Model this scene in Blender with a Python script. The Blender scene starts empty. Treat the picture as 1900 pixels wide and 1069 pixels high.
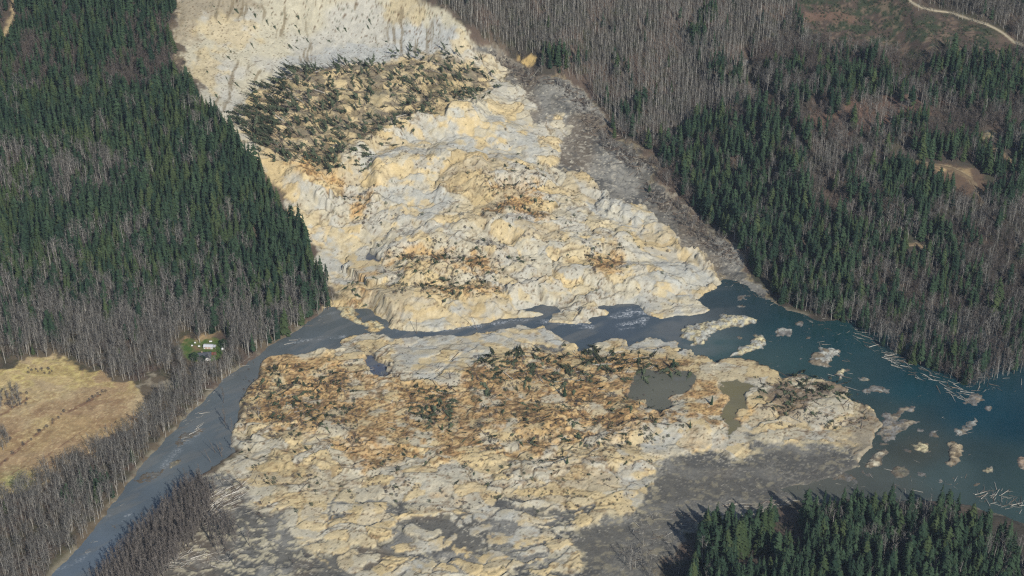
import bpy, math, random
import numpy as np
from mathutils import Vector, Matrix
rng = np.random.default_rng(7); random.seed(7)
SC = bpy.context.scene
# ------------------------------------------------------------------ camera, sky, sun, exposure
PW, PH = 1900.0, 1069.0                     # photograph size in pixels
HFOV, PITCH, CZ = math.radians(34.0), math.radians(32.0), 988.0
FPX = PW / 2 / math.tan(HFOV / 2)
cam_d = bpy.data.cameras.new('camera'); cam = bpy.data.objects.new('camera', cam_d)
SC.collection.objects.link(cam)
cam.location = (0, 0, CZ); cam.rotation_euler = (math.pi / 2 - PITCH, 0, 0)
cam_d.sensor_fit = 'HORIZONTAL'; cam_d.angle = HFOV; cam_d.clip_start = 5; cam_d.clip_end = 12000
SC.camera = cam
SUN_EL, SUN_AZ = math.radians(37), math.radians(28)     # azimuth: degrees east of due south (camera looks north, +Y)
sdir = Vector((math.sin(SUN_AZ) * math.cos(SUN_EL), -math.cos(SUN_AZ) * math.cos(SUN_EL), math.sin(SUN_EL)))
wd = bpy.data.worlds.new('World'); SC.world = wd; wd.use_nodes = True
wt = wd.node_tree; wt.nodes.clear()
sky = wt.nodes.new('ShaderNodeTexSky'); sky.sky_type = 'NISHITA'; sky.sun_disc = False
sky.sun_elevation = SUN_EL; sky.sun_rotation = math.pi - SUN_AZ; sky.altitude = 300
bg = wt.nodes.new('ShaderNodeBackground'); bg.inputs[1].default_value = 0.10
wo = wt.nodes.new('ShaderNodeOutputWorld')
wt.links.new(sky.outputs[0], bg.inputs[0]); wt.links.new(bg.outputs[0], wo.inputs[0])
sun_d = bpy.data.lights.new('sun', 'SUN'); sun_d.energy = 4.5; sun_d.angle = math.radians(0.5); sun_d.color = (1, 0.95, 0.86)
sun = bpy.data.objects.new('sun', sun_d); SC.collection.objects.link(sun)
sun.rotation_euler = sdir.to_track_quat('Z', 'Y').to_euler(); sun.location = (400, 200, 1500)
SC.view_settings.view_transform = 'Standard'; SC.view_settings.look = 'None'
SC.view_settings.exposure = 0.20; SC.view_settings.gamma = 1
SC.render.engine = 'CYCLES'; SC.cycles.max_bounces = 5; SC.cycles.diffuse_bounces = 2; SC.cycles.glossy_bounces = 2
SC.cycles.use_denoising = False; SC.cycles.filter_width = 1.25; SC.cycles.sample_clamp_indirect = 4; SC.cycles.volume_bounces = 0; SC.cycles.transparent_max_bounces = 6

# ------------------------------------------------------------------ numeric helpers
cP, sP = math.cos(PITCH), math.sin(PITCH)
def px2w(px, py, h=0.0):
    """photo pixel + known height -> ground position"""
    u = (np.asarray(px, float) - PW / 2) / FPX; v = (PH / 2 - np.asarray(py, float)) / FPX
    t = (h - CZ) / (-sP + v * cP)
    return t * u, t * (cP + v * sP)
def w2px(x, y, z):
    d = y * cP - (z - CZ) * sP; up = y * sP + (z - CZ) * cP
    d = np.maximum(d, 1.0)
    return PW / 2 + FPX * x / d, PH / 2 - FPX * up / d, d
def h2(ix, iy, s):
    h = (ix.astype(np.int64) * 374761393 + iy.astype(np.int64) * 668265263 + s * 974634777) & 0xffffffff
    h = ((h ^ (h >> 13)) * 1274126177) & 0xffffffff
    h = ((h ^ (h >> 16)) * 2246822519) & 0xffffffff
    return ((h ^ (h >> 15)) & 0xffffff) / float(0xffffff)
def vn(x, y, s=0):
    x0 = np.floor(x); y0 = np.floor(y); fx = x - x0; fy = y - y0
    fx = fx * fx * fx * (fx * (fx * 6 - 15) + 10); fy = fy * fy * fy * (fy * (fy * 6 - 15) + 10)
    a = h2(x0, y0, s); b = h2(x0 + 1, y0, s); c = h2(x0, y0 + 1, s); d = h2(x0 + 1, y0 + 1, s)
    return (a + (b - a) * fx) * (1 - fy) + (c + (d - c) * fx) * fy
def fbm(x, y, s=0, o=4, g=0.5):
    r = np.zeros_like(x); a = 1.0; t = 0.0
    for k in range(o):
        r += a * vn(x * 2 ** k + 17.3 * k, y * 2 ** k - 9.1 * k, s + k * 31); t += a; a *= g
    return r / t
def worley(x, y, s=0):
    x0 = np.floor(x); y0 = np.floor(y); f1 = np.full_like(x, 9.0); f2 = np.full_like(x, 9.0)
    for i in (-1, 0, 1):
        for j in (-1, 0, 1):
            cx = x0 + i; cy = y0 + j
            d = (cx + h2(cx, cy, s) - x) ** 2 + (cy + h2(cx, cy, s + 5) - y) ** 2
            m = d < f1; f2 = np.where(m, f1, np.minimum(f2, d)); f1 = np.where(m, d, f1)
    return np.sqrt(f1), np.sqrt(f2)
def cells(x, y, s=0):
    """nearest cell: its two distances, a random number of its own and the offset from its centre"""
    x0 = np.floor(x); y0 = np.floor(y); f1 = np.full_like(x, 9.0); f2 = np.full_like(x, 9.0); ID = np.zeros_like(x); dx = np.zeros_like(x); dy = np.zeros_like(x)
    for i in (-1, 0, 1):
        for j in (-1, 0, 1):
            cx = x0 + i; cy = y0 + j; ex = x - cx - h2(cx, cy, s); ey = y - cy - h2(cx, cy, s + 5); d = ex * ex + ey * ey
            m = d < f1; f2 = np.where(m, f1, np.minimum(f2, d)); f1 = np.where(m, d, f1); ID = np.where(m, h2(cx, cy, s + 9), ID); dx = np.where(m, ex, dx); dy = np.where(m, ey, dy)
    return np.sqrt(f1), np.sqrt(f2), ID, dx, dy
def ss(a, b, x):
    t = np.clip((x - a) / (b - a), 0, 1); return t * t * (3 - 2 * t)
def sdf(poly, x, y, pad=60):
    """signed distance to a polygon, negative inside"""
    p = np.asarray(poly, float); out = np.full(x.shape, 1e3)
    m = (x > p[:, 0].min() - pad) & (x < p[:, 0].max() + pad) & (y > p[:, 1].min() - pad) & (y < p[:, 1].max() + pad)
    if not m.any(): return out
    X = x[m]; Y = y[m]; d = np.full(X.shape, 1e9); ins = np.zeros(X.shape, bool)
    for (ax, ay), (bx, by) in zip(p, np.roll(p, -1, 0)):
        ex, ey = bx - ax, by - ay; wx = X - ax; wy = Y - ay
        t = np.clip((wx * ex + wy * ey) / (ex * ex + ey * ey + 1e-9), 0, 1)
        d = np.minimum(d, (wx - t * ex) ** 2 + (wy - t * ey) ** 2)
        c = (ay > Y) != (by > Y)
        if ey: ins ^= c & (X < ex * (Y - ay) / ey + ax)
    out[m] = np.sqrt(d) * np.where(ins, -1, 1)
    return out
def pdist(line, x, y):
    d = np.full(x.shape, 1e9)
    for (ax, ay), (bx, by) in zip(line[:-1], line[1:]):
        ex, ey = bx - ax, by - ay
        t = np.clip(((x - ax) * ex + (y - ay) * ey) / (ex * ex + ey * ey + 1e-9), 0, 1)
        d = np.minimum(d, (x - ax - t * ex) ** 2 + (y - ay - t * ey) ** 2)
    return np.sqrt(d)
def lin(r, g, b, k=1.0):
    c = np.array([r, g, b], float) / 255
    return np.where(c <= 0.04045, c / 12.92, ((c + 0.055) / 1.055) ** 2.4) * k
KE = 0.80                                    # photo brightness of a sunlit surface -> its base colour
def alb(r, g, b): return lin(r, g, b, KE)
def mixc(c, col, m): return c + (np.asarray(col) - c) * m[:, None]

# ------------------------------------------------------------------ outlines traced on the photograph (pixels)
SLIDE = [(330,-70),(322,50),(335,125),(365,170),(400,220),(440,262),(470,300),(500,325),(515,355),(520,392),(545,418),(572,448),(590,488),
  (612,525),(622,558),(600,582),(545,612),(495,645),(486,665),(478,695),(446,733),(440,760),(432,800),(436,840),(405,865),(375,880),(330,915),
  (285,965),(230,1020),(180,1069),(120,1150),(1200,1170),(1215,1069),(1255,1010),(1300,975),(1400,960),(1460,940),(1490,925),(1640,900),(1670,800),(1610,710),
  (1440,685),(1290,655),(1330,590),(1345,520),(1400,555),(1440,570),(1425,545),(1380,500),(1358,453),(1294,412),(1250,365),(1199,335),
  (1223,303),(1149,263),(1125,242),(1101,202),(1078,162),(1034,148),(1000,141),(940,105),(895,80),(870,62),(840,35),(800,10),(770,-30),(740,-70)]
SCARP = [(330,-80),(322,50),(335,125),(365,170),(400,220),(440,255),(455,215),(480,180),(520,155),(570,133),(640,120),(700,114),(760,106),
  (830,108),(888,102),(870,62),(840,35),(800,10),(750,-80)]
BLOCK = [(455,215),(480,180),(520,155),(570,130),(640,118),(700,112),(760,100),(830,105),(890,115),(905,150),(890,185),(850,200),(800,215),
  (760,235),(700,270),(640,300),(610,312),(560,300),(510,290),(490,270),(465,250)]
MUD_R = [(880,98),(915,112),(940,140),(975,172),(990,205),(1005,240),(1040,262),(1048,305),(1035,322),(1090,332),(1112,352),(1140,378),(1200,396),
  (1225,422),(1270,452),(1310,490),(1328,520),(1342,540),(1345,520),(1400,555),(1440,572),(1425,545),(1380,500),(1358,453),(1294,412),(1250,365),
  (1199,335),(1223,303),(1149,263),(1125,242),(1101,202),(1078,162),(1034,148),(1000,141),(940,105),(895,80)]
MUD_BR = [(1395,838),(1382,808),(1398,802),(1440,818),(1482,820),(1500,808),(1550,816),(1580,830),(1600,850),(1620,905),(1560,940),(1480,950),(1320,975),(1270,1010),(1320,1180),(1060,1180),(1065,1069),(1075,1020),(1054,988),(1095,975),(1135,953),(1190,945),(1206,898),(1205,867),(1260,846),(1307,839),(1371,849)]
MUD_OLD = [(1398,836),(1371,849),(1307,839),(1260,846),(1205,867),(1206,898),(1190,945),(1135,953),(1095,975),(1054,988),(1075,1020),(1065,1069),
  (1060,1180),(1320,1180),(1270,1010),(1320,975),(1460,950),(1560,930),(1600,900),(1560,860),(1470,838)]
MUD_BL = [(425,872),(450,905),(462,940),(520,950),(535,1000),(600,1040),(640,1069),(640,1180),(100,1180),(180,1069),(230,1020),(285,965),(340,908),(385,878)]
RIVER = [(40,1150),(85,1069),(165,990),(210,930),(262,858),(330,788),(395,720),(430,690),(475,657),(500,637),(545,612),(606,572),(632,563),(668,560),
  (700,575),(722,598),(738,604),(765,612),(832,608),(886,597),(933,587),(967,587),(997,587),(1010,578),(985,573),(958,571),(972,563),(1000,560),(1030,563),(1045,575),
  (1021,584),(1026,596),(1050,600),(1101,596),(1128,578),(1108,570),(1112,563),(1169,558),(1203,577),(1233,591),(1270,584),(1300,580),(1318,572),
  (1330,580),(1330,640),(1300,668),(1294,668),(1263,648),(1240,634),(1209,624),(1175,628),(1165,645),(1155,631),(1101,634),(1085,655),(1071,641),(1007,602),(957,602),(953,609),
  (866,619),(790,622),(711,625),(670,630),(640,642),(560,652),(498,660),(484,672),(476,698),(448,733),(441,760),(433,800),(434,835),(400,860),(360,885),
  (320,925),(280,968),(225,1020),(176,1069),(110,1150)]
LAKE = [(1318,572),(1290,552),(1320,537),(1344,520),(1371,523),(1395,544),(1435,566),(1479,582),(1529,597),(1577,592),(1640,585),(1700,600),(1760,560),
  (1800,560),(1830,610),(1900,640),(2050,660),(2300,700),(2300,960),(1960,985),(1900,965),(1850,948),(1765,930),(1700,925),(1597,922),(1500,930),(1450,905),(1546,884),(1590,866),(1606,850),
  (1622,818),(1634,785),(1614,755),(1577,733),(1573,719),(1530,705),(1492,690),(1462,700),(1395,700),(1354,692),(1320,702),(1304,695),(1294,668),(1300,640)]
PONDS = {
 'slide_pond': [(1150,741),(1165,728),(1180,705),(1200,691),(1240,690),(1292,700),(1272,720),(1250,735),(1260,755),(1230,766),(1200,755),(1185,746)],
 'olive_pond': [(1337,706),(1411,716),(1390,736),(1378,760),(1361,776),(1371,790),(1352,810),(1345,778),(1351,753),(1337,733)],
 'bank_pond': [(670,655),(690,650),(702,672),(728,680),(731,691),(695,690),(678,678)],
 'head_pond': [(678,478),(690,455),(702,470),(706,484),(690,486)],
}
FIELD = [(-400,690),(0,688),(60,668),(110,662),(170,690),(205,712),(256,712),(284,748),(264,786),(238,798),(180,832),(140,852),(100,872),(60,902),(0,932),(-400,1010)]
LAWN = [(332,642),(345,629),(370,631),(398,627),(412,634),(418,650),(410,663),(392,673),(362,669),(342,660)]
ROADS = {'logging_road': ([(1640,-45),(1670,-18),(1690,5),(1710,16),(1735,21),(1765,26),(1800,36),(1830,44),(1860,60),(1880,76),(1925,90),(2050,130)], 3.9),
 'forest_track': ([(1655,288),(1690,298),(1725,305),(1765,312),(1800,330),(1812,352),(1822,380)], 5.0),
 'spur_track': ([(1845,278),(1865,292),(1885,305)], 6.0), 'old_track': ([(1672,455),(1700,452),(1725,463)], 4.0)}
CLEARCUT = [(1480,10),(1540,-60),(1660,-60),(1700,30),(1740,30),(1830,55),(1895,92),(1850,112),(1760,92),(1700,118),(1640,92),(1560,88),(1500,64)]
LANDING = [(1700,305),(1740,302),(1800,308),(1835,330),(1820,385),(1790,360),(1750,345),(1725,325)]
GULLY = [(1385,90),(1395,150),(1420,185),(1450,225),(1480,260),(1505,300),(1530,350),(1560,390)]

SMOOTH = [[(720,625),(790,622),(870,618),(955,606),(962,640),(930,660),(890,672),(868,690),(840,705),(800,708),(770,695),(745,680),(730,660)], [(957,602),(1007,603),(1072,641),(1040,648),(1010,630),(960,634)],
  [(722,345),(770,332),(820,345),(832,375),(812,412),(780,428),(740,422),(712,395)], [(650,312),(720,276),(770,246),(850,226),(930,214),(985,240),(1012,272),(1000,310),(930,330),(860,302),(800,300),(740,312),(690,332)],
  [(735,570),(800,574),(870,567),(930,560),(992,562),(930,588),(880,599),(820,610),(745,606)], [(1060,342),(1110,352),(1150,387),(1215,417),(1290,472),(1320,520),(1300,546),(1240,562),(1200,520),(1210,470),(1170,430),(1100,400)],
  [(860,950),(930,930),(962,960),(1004,990),(980,1032),(900,1040),(850,1012),(780,1062),(740,1072),(760,1030),(820,1000)], [(570,420),(610,410),(650,440),(656,480),(640,540),(625,552),(610,500),(580,460)], [(1098,637),(1180,629),(1240,633),(1292,669),(1240,662),(1160,656)],
  [(1150,830),(1185,868),(1200,900),(1180,930),(1150,925),(1140,880)], [(930,395),(1000,400),(1010,430),(950,432)], [(1140,560),(1180,545),(1240,575),(1290,575),(1240,590),(1200,575)], [(525,330),(560,335),(600,390),(570,400),(530,375)], [(1180,800),(1240,775),(1265,800),(1240,835),(1190,840)]]
ORGANIC = [[(900,336),(950,322),(1000,345),(1026,385),(1010,418),(960,420),(925,402),(890,390)], [(712,496),(745,470),(800,460),(870,462),(926,478),(932,500),(880,520),(820,516),(760,512)], [(765,530),(800,522),(850,535),(912,535),(922,550),(870,562),(800,560)], [(1083,490),(1100,465),(1140,458),(1166,480),(1150,506),(1110,516)],
  [(488,664),(560,656),(640,662),(652,700),(632,762),(560,792),(500,792),(450,762),(445,737),(485,692)], [(868,692),(900,668),(960,655),(1060,653),(1150,658),(1200,665),(1270,668),(1302,690),(1180,706),(1150,745),(1255,770),(1200,802),(1100,812),(960,802),(880,762),(830,790),(760,780),(700,752),(650,785),(640,720),(740,716),(840,722)],
  [(640,385),(660,355),(700,350),(690,395),(650,410)], [(1270,700),(1330,700),(1345,760),(1340,800),(1290,790),(1260,740)], [(630,520),(690,510),(690,560),(640,558)], [(540,275),(610,310),(640,330),(600,352),(560,340)], [(640,800),(700,790),(720,850),(680,880),(640,850)], [(800,800),(880,790),(930,830),(870,860),(800,850)], [(960,810),(1040,815),(1060,850),(980,860)]]
# ------------------------------------------------------------------ base relief: photo pixels with a judged height, thin-plate spline through them
CT = [(-300,1180,4),(0,1180,4),(400,1180,3),(950,1180,4),(1500,1180,5),(2200,1180,6),(-300,900,4),(0,950,4),(0,800,4),(0,690,5),(200,780,4),(200,1000,3),
 (380,650,4),(250,640,5),(0,620,9),(-300,650,9),(-300,480,40),(0,520,32),(0,420,60),(0,300,92),(0,180,126),(0,80,154),(0,0,176),(0,-120,200),(-300,250,110),(-300,0,180),
 (300,590,7),(300,510,24),(300,420,50),(300,300,88),(300,190,122),(310,90,152),(320,0,178),(330,-100,200),(480,600,5),(540,520,14),(500,440,38),(470,360,66),(430,280,94),(380,200,122),
 (590,570,2),(450,700,2),(450,850,2),(300,900,1),(700,640,3),(700,760,6),(700,900,5),(700,1040,2.5),(900,650,5),(950,760,7),(950,900,6),(950,1040,2.5),(550,720,5),(550,900,4.5),
 (1150,700,5),(1150,800,7),(1150,900,5),(1300,780,5),(1300,900,1.2),(1150,1020,1.2),(1450,740,5),(1550,760,4),(1700,800,0),(1900,800,0),(1500,880,0.5),(1450,650,0),
 (800,600,3),(1000,580,2),(1200,570,3),(1290,540,3),(650,540,8),(750,560,11),(900,550,11),(1050,530,10),(650,470,20),(750,490,21),(900,470,25),(1050,470,23),(1200,480,18),(1280,480,8),
 (600,420,36),(700,430,34),(800,420,38),(950,410,42),(1100,400,34),(1180,410,24),(680,350,56),(770,330,60),(900,340,56),(1050,350,42),(560,360,62),(560,310,78),(650,310,72),(780,260,76),(900,280,68),(1000,280,58),
 (520,250,96),(600,200,104),(700,220,92),(800,200,92),(900,200,84),(620,130,116),(740,125,112),(860,130,104),(980,200,74),(1060,230,62),(1000,160,84),(940,120,94),(1100,300,46),(1180,340,32),(1280,420,14),(1360,500,3),
 (460,190,112),(520,130,120),(600,95,124),(700,90,122),(800,85,122),(400,150,130),(370,100,144),(380,30,168),(460,60,150),(560,30,150),(680,20,150),(780,50,138),(600,-60,192),(450,-60,192),(720,-60,184),(860,60,136),(800,0,160),
 (960,60,124),(1000,110,104),(1100,130,94),(1200,200,74),(1200,270,54),(1250,330,36),(1330,400,16),(1430,520,3),(1500,570,1.5),(1300,250,66),(1400,300,58),(1400,400,34),(1500,480,20),(1600,560,4),
 (1000,0,150),(1200,0,152),(1400,0,154),(1600,0,156),(1900,0,158),(1100,-120,178),(1500,-120,180),(1900,-120,182),(2200,0,158),(1200,100,112),(1400,100,118),(1600,100,122),(1900,100,124),(1400,200,90),(1600,200,96),(1900,200,98),
 (1600,300,70),(1900,300,74),(1600,400,44),(1900,400,48),(1700,500,18),(1900,500,22),(1750,580,3),(1900,620,2),(2200,300,74),(2200,600,6),(2300,800,0),(1800,700,0),(1900,940,1.5),(1700,980,5),(1400,1020,4)]
CT = np.array(CT, float)
cx, cy = px2w(CT[:, 0], CT[:, 1], CT[:, 2])
far = [(-1500, 900, 6), (0, 700, 6), (1500, 900, 6), (-1500, 1700, 120), (1500, 1700, 90), (-1500, 2300, 230), (-500, 2400, 235), (300, 2400, 225), (1500, 2300, 215), (0, 3000, 260), (-1500, 3000, 260), (1500, 3000, 250)]
cx = np.append(cx, [f[0] for f in far]); cy = np.append(cy, [f[1] for f in far]); cz = np.append(CT[:, 2], [f[2] for f in far])
def tps(r2): return r2 * np.log(r2 + 1e-9)
S = 1000.0; n = len(cx)
A = np.zeros((n + 3, n + 3)); qx, qy = cx / S, cy / S
A[:n, :n] = tps((qx[:, None] - qx) ** 2 + (qy[:, None] - qy) ** 2) + np.eye(n) * 2e-4
A[:n, n] = 1; A[:n, n + 1] = qx; A[:n, n + 2] = qy; A[n:, :n] = A[:n, n:].T
wgt = np.linalg.solve(A, np.append(cz, [0, 0, 0]))
def base_h(x, y):
    X = x / S; Y = y / S; r = wgt[n] + wgt[n + 1] * X + wgt[n + 2] * Y
    for k in range(n): r = r + wgt[k] * tps((X - qx[k]) ** 2 + (Y - qy[k]) ** 2)
    return r

# ------------------------------------------------------------------ terrain grid
def axis(lo, a, b, hi, fine, grow, mx):
    mid = list(np.arange(a, b + fine / 2, fine)); up = []; s = fine; p = mid[-1]
    while p < hi: s = min(s * grow, mx); p += s; up.append(p)
    dn = []; s = fine; p = a
    while p > lo: s = min(s * grow, mx); p -= s; dn.append(p)
    return np.array(dn[::-1] + mid + up)
def axis2(lo, a, b, hi, fine, inner_lo, inner_hi, mid):
    c = axis(inner_lo, a, b, inner_hi, fine, 1.05, mid); up = []; p = c[-1]; st = mid
    while p < hi: st = min(st * 1.15, 40); p += st; up.append(p)
    dn = []; p = c[0]; st = mid
    while p > lo: st = min(st * 1.15, 40); p -= st; dn.append(p)
    return np.array(dn[::-1] + list(c) + up)
GX = axis2(-1500, -540, 425, 1500, 1.4, -690, 690, 3.4); GY = axis2(800, 1085, 1960, 3000, 1.4, 1060, 2150, 3.4); print('grid', len(GX), len(GY))
NX, NY = len(GX), len(GY)
XX, YY = [a.ravel() for a in np.meshgrid(GX, GY)]
H0 = base_h(XX, YY)
_a, _b, _ = w2px(XX, YY, H0); fold = ss(6, 45, H0) * ss(6, 40, sdf(SLIDE, _a, _b, 90)); ds = sdf(SLIDE, _a, _b, 90)
H0 = H0 + fold * np.where(_a > 900, 20, 12) * ((1 - np.abs(2 * fbm((XX + .35 * YY) / 95, (YY - .35 * XX) / 260, 75, 3) - 1)) * 1.6 - 1.0)
PX, PY, PD = w2px(XX, YY, H0)
wob = 30.0
PXw = PX + wob * (fbm(XX / 22, YY / 22, 3, 5, .6) - 0.5) * 2; PYw = PY + wob * 0.65 * (fbm(XX / 22, YY / 22, 9, 5, .6) - 0.5) * 2
sd_slide = sdf(SLIDE, PXw, PYw); sd_scarp = sdf(SCARP, PXw, PYw); sd_block = sdf(BLOCK, PXw, PYw)
sd_mudr = sdf(MUD_R, PXw, PYw); sd_mudbr = sdf(MUD_BR, PXw, PYw); sd_mudbl = sdf(MUD_BL, PXw, PYw)
wm = 0.30 + 0.22 * ss(4, -6, sd_slide); PXv = PX + (PXw - PX) * wm; PYv = PY + (PYw - PY) * wm
sd_river = sdf(RIVER, PXv, PYv); sd_lake = sdf(LAKE, PXv, PYv)
sd_pond = {k: sdf(v, PX + (PXw - PX) * .8, PY + (PYw - PY) * .8) for k, v in PONDS.items()}
sd_field = sdf(FIELD, PXw, PYw); sd_lawn = sdf(LAWN, PXv, PYv); sd_cut = sdf(CLEARCUT, PXw, PYw); sd_land = sdf(LANDING, PXw, PYw)
m_slide = ss(4, -6, sd_slide); m_scarp = ss(5, -8, sd_scarp); m_block = ss(4, -10, sd_block)
m_mud = np.maximum.reduce([ss(3, -5, sd_mudr), ss(3, -6, sd_mudbr), ss(3, -6, sd_mudbl)]) * m_slide
def blob(cx_, cy_, rx, ry, p=1.0):
    d = ((PXw - cx_) / rx) ** 2 + ((PYw - cy_) / ry) ** 2
    return np.exp(-d * p)
# mound of pale earth left standing in the side mud
m_mud = m_mud * (1 - ss(1.15, 0.8, np.sqrt(((PXw - 1032) / 24) ** 2 + ((PYw - 238) / 30) ** 2)))
# hummocks: rounded blocks of several sizes with torn joints between them
w1 = fbm(XX / 30, YY / 30, 21, 5) - .5; w2 = fbm(XX / 30, YY / 30, 22, 5) - .5
wx = XX + 30 * w1; wy = YY + 26 * w2
a1, a2 = worley(wx / 50, wy / 34, 1); b1, b2, bid, bdx, bdy = cells(wx / 24 + 3, wy / 15, 2); e1, e2, eid, edx, edy = cells((wx - 9 * w2) / 60 + 7, wy / 30, 12); c1, c2 = worley((wx + 10 * w2) / 10, wy / 7.5, 3)
dome = lambda f: np.clip(1 - f * f * 1.15, -0.3, 1)
big = fbm(XX / 75, YY / 60, 25, 3)
hum = 0.9 * dome(a1) + 0.62 * dome(b1) * (0.5 + big) + 0.12 * dome(c1) + 0.9 * (fbm(XX / 26, YY / 22, 5, 5) - .5)
rnd = lambda i_, k: (i_ * (37.17 + 11.3 * k)) % 1.0
blkh = ((bid - .5) * 1.2 + (rnd(bid, 1) - .5) * 1.6 * bdx + (rnd(bid, 2) - .35) * 1.5 * bdy) * ss(0, .10, b2 - b1) + ((eid - .5) * 1.4 + (rnd(eid, 2) - .3) * 1.8 * edy) * ss(0, .05, e2 - e1)
hum = .45 * hum + .55 + .62 * blkh * (.35 + .9 * ss(.35, .6, vn(XX / 55, YY / 45, 27)))
hum += 0.07 * (fbm(XX / 4, YY / 4, 6, 3) - .5)
jw = np.clip(fbm(XX / 35, YY / 35, 26, 3) * 2.4 - .75, 0, 1)                  # how widely the joints gape
ja = ss(0.13 * jw + .012, 0.0, a2 - a1) * ss(0, .2, jw); jb = ss(0.15 * jw + .012, 0.0, b2 - b1) * ss(.05, .4, jw); jc = ss(0.12 * jw, 0.0, c2 - c1) * ss(.35, .8, jw)
hum -= 0.34 * ja + 0.24 * jb + 0.10 * jc
hum -= 0.80
CRESTS = [([(630,305),(700,268),(760,236),(830,224),(905,214)], 9, 34), ([(690,338),(745,312),(830,308),(905,330)], 10, 62), ([(835,436),(900,415),(960,425),(1015,444)], 6, 22), ([(715,474),(800,456),(880,462),(945,484)], 6, 22),
  ([(650,562),(740,566),(830,560),(930,556),(1000,556)], 6, 34), ([(545,322),(585,350),(612,400)], 7, 40), ([(900,334),(960,318),(1015,345)], 6, 24), ([(1045,345),(1110,350),(1150,392),(1220,424),(1290,474),(1322,515)], 6, 26), ([(955,455),(1040,470),(1120,450),(1180,470)], 5, 26),
  ([(900,236),(960,262),(1020,300),(1040,330)], 5, 30), ([(720,400),(780,425),(840,412)], 4, 20), ([(740,520),(830,505),(920,516),(1000,510)], 5, 26), ([(1000,520),(1100,515),(1200,530),(1290,520)], 5, 26),
  ([(560,790),(640,800),(700,830)], 2.5, 24), ([(880,800),(960,790),(1050,800)], 3, 24), ([(1100,820),(1180,790),(1260,785),(1340,800)], 4, 40), ([(700,900),(780,890),(860,905)], 2.5, 26), ([(950,880),(1050,870),(1130,850),(1190,860)], 3, 34), ([(500,860),(580,850),(640,870)], 2.5, 24)]
ch = np.zeros_like(XX); face = np.zeros_like(XX)
for ln, A_, w_ in CRESTS:
    L = np.array(ln, float); o_ = np.argsort(L[:, 0]); ly = np.interp(PXw, L[o_, 0], L[o_, 1]); d_ = PY + .8 * (PYw - PY) - ly; w_ = w_ * (.7 + .6 * fbm(XX / 25, YY / 25, 28, 2))
    ends = ss(-30, 25, PXw - L[:, 0].min()) * ss(-30, 25, L[:, 0].max() - PXw)
    ch = np.maximum(ch, 1.35 * A_ * ends * np.where(d_ > 0, 1 - ss(0, w_, d_), 1 - ss(0, 48, -d_)))
    face = np.maximum(face, ends * ss(-3, 3, d_) * ss(1.05, .7, d_ / w_))
upper = ss(640, 560, PY)                                   # ground above the river
ridges = np.sin((YY + 26 * fbm(XX / 90, YY / 90, 41, 3) + 0.00035 * XX ** 2) / 8.5) * 0.5 + 0.5
core = m_slide * (1 - m_mud) * (1 - m_scarp)
sd_sm = np.minimum.reduce([sdf(p, PX + (PXw - PX) * .8, PY + (PYw - PY) * .8) for p in SMOOTH]); sd_og = np.minimum.reduce([sdf(p, PXw, PYw) for p in ORGANIC])
m_sm = ss(7, -7, sd_sm); m_og = ss(26, -22, sd_og + 26 * (fbm(XX / 14, YY / 10, 29, 4) - .5))
smooth_z = np.clip(m_sm + 0 * np.maximum.reduce([blob(840, 655, 110, 34), blob(1225, 815, 60, 26), blob(790, 375, 90, 40), blob(560, 335, 45, 40), blob(1340, 830, 50, 14), blob(840, 590, 120, 16), blob(1090, 610, 60, 14)]), 0, 1)
torn = np.clip(ss(.36, .62, big) * 1.1 + .25, 0, 1) * (1 - .8 * smooth_z)
amp = core * (3.4 + 2.0 * upper) * (.45 + .55 * torn) * np.clip(-sd_slide / 25, 0.25, 1)
H = H0 + core * ch + amp * hum + core * upper * 1.6 * (ridges ** 2 - .4) * ss(0.35, .6, fbm(XX / 60, YY / 60, 43, 2))
# scarp: runnels down the fall line and slump ledges
run = fbm(XX / 9 + 3 * fbm(XX / 40, YY / 40, 51, 2), YY / 70, 50, 4)
H += m_scarp * (2.6 * (run - .5) + 6 * (fbm(XX / 45, YY / 45, 52, 3) - .5))
H += m_block * 3.5 * (fbm(XX / 22, YY / 18, 60, 4) - .5) * 2
H += m_mud * (0.9 * (fbm(XX / 20, YY / 20, 61, 4) - .5) + 1.0 * ss(.575, .66, fbm(XX / 6, YY / 4.5, 152, 4)) * (1 - .9 * ss(6, -14, sd_mudbr)))
# forested slopes: gentle benches, small gullies
m_for = 1 - m_slide
H += m_for * ss(5, 40, H0) * 9 * (fbm(XX / 80, YY / 110, 70, 4) - .5)
gd = pdist(GULLY, PXw, PYw); H -= 11 * ss(22, 0, gd)
H += m_for * 0.9 * (fbm(XX / 18, YY / 18, 72, 3) - .5)
# toe of the slide: wet mud fills the hollows between hummocks
fringe = np.maximum.reduce([ss(875, 985, PY + 30 * (fbm(XX / 60, YY / 60, 80, 2) - .5)) * m_slide, 0.7 * ss(40, 0, np.maximum(sd_mudbr, -40)) * m_slide * ss(800, 850, PY)])
fringe = np.clip(fringe, 0, 1)
lower = m_slide * (1 - upper)
wet = np.clip(fringe * .95 + .75 * blob(1040, 642, 60, 10) + .4 * blob(650, 680, 30, 40) + .5 * blob(660, 935, 50, 14) + .35 * blob(930, 820, 40, 14) + .35 * blob(690, 830, 14, 50), 0, 1.1) * core
wv = hum + 0.55 * (fbm(XX / 16, YY / 12, 82, 4) - .5)
sel = (core > .5) & (PY > 640) & (PX > 400) & (PX < 1400)
qs = np.quantile(wv[sel], [0.0, .02, .20, .42, .62])
thr = np.interp(wet, [0, .25, .6, .9, 1.1], qs) - .02
pooled = (wv < thr) & (wet > .12) & (PY > 600)
lv = H0 + amp * (thr - .25) * .55
H = np.where(pooled, np.minimum(H, lv + .1 * (H - lv)), H)
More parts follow.
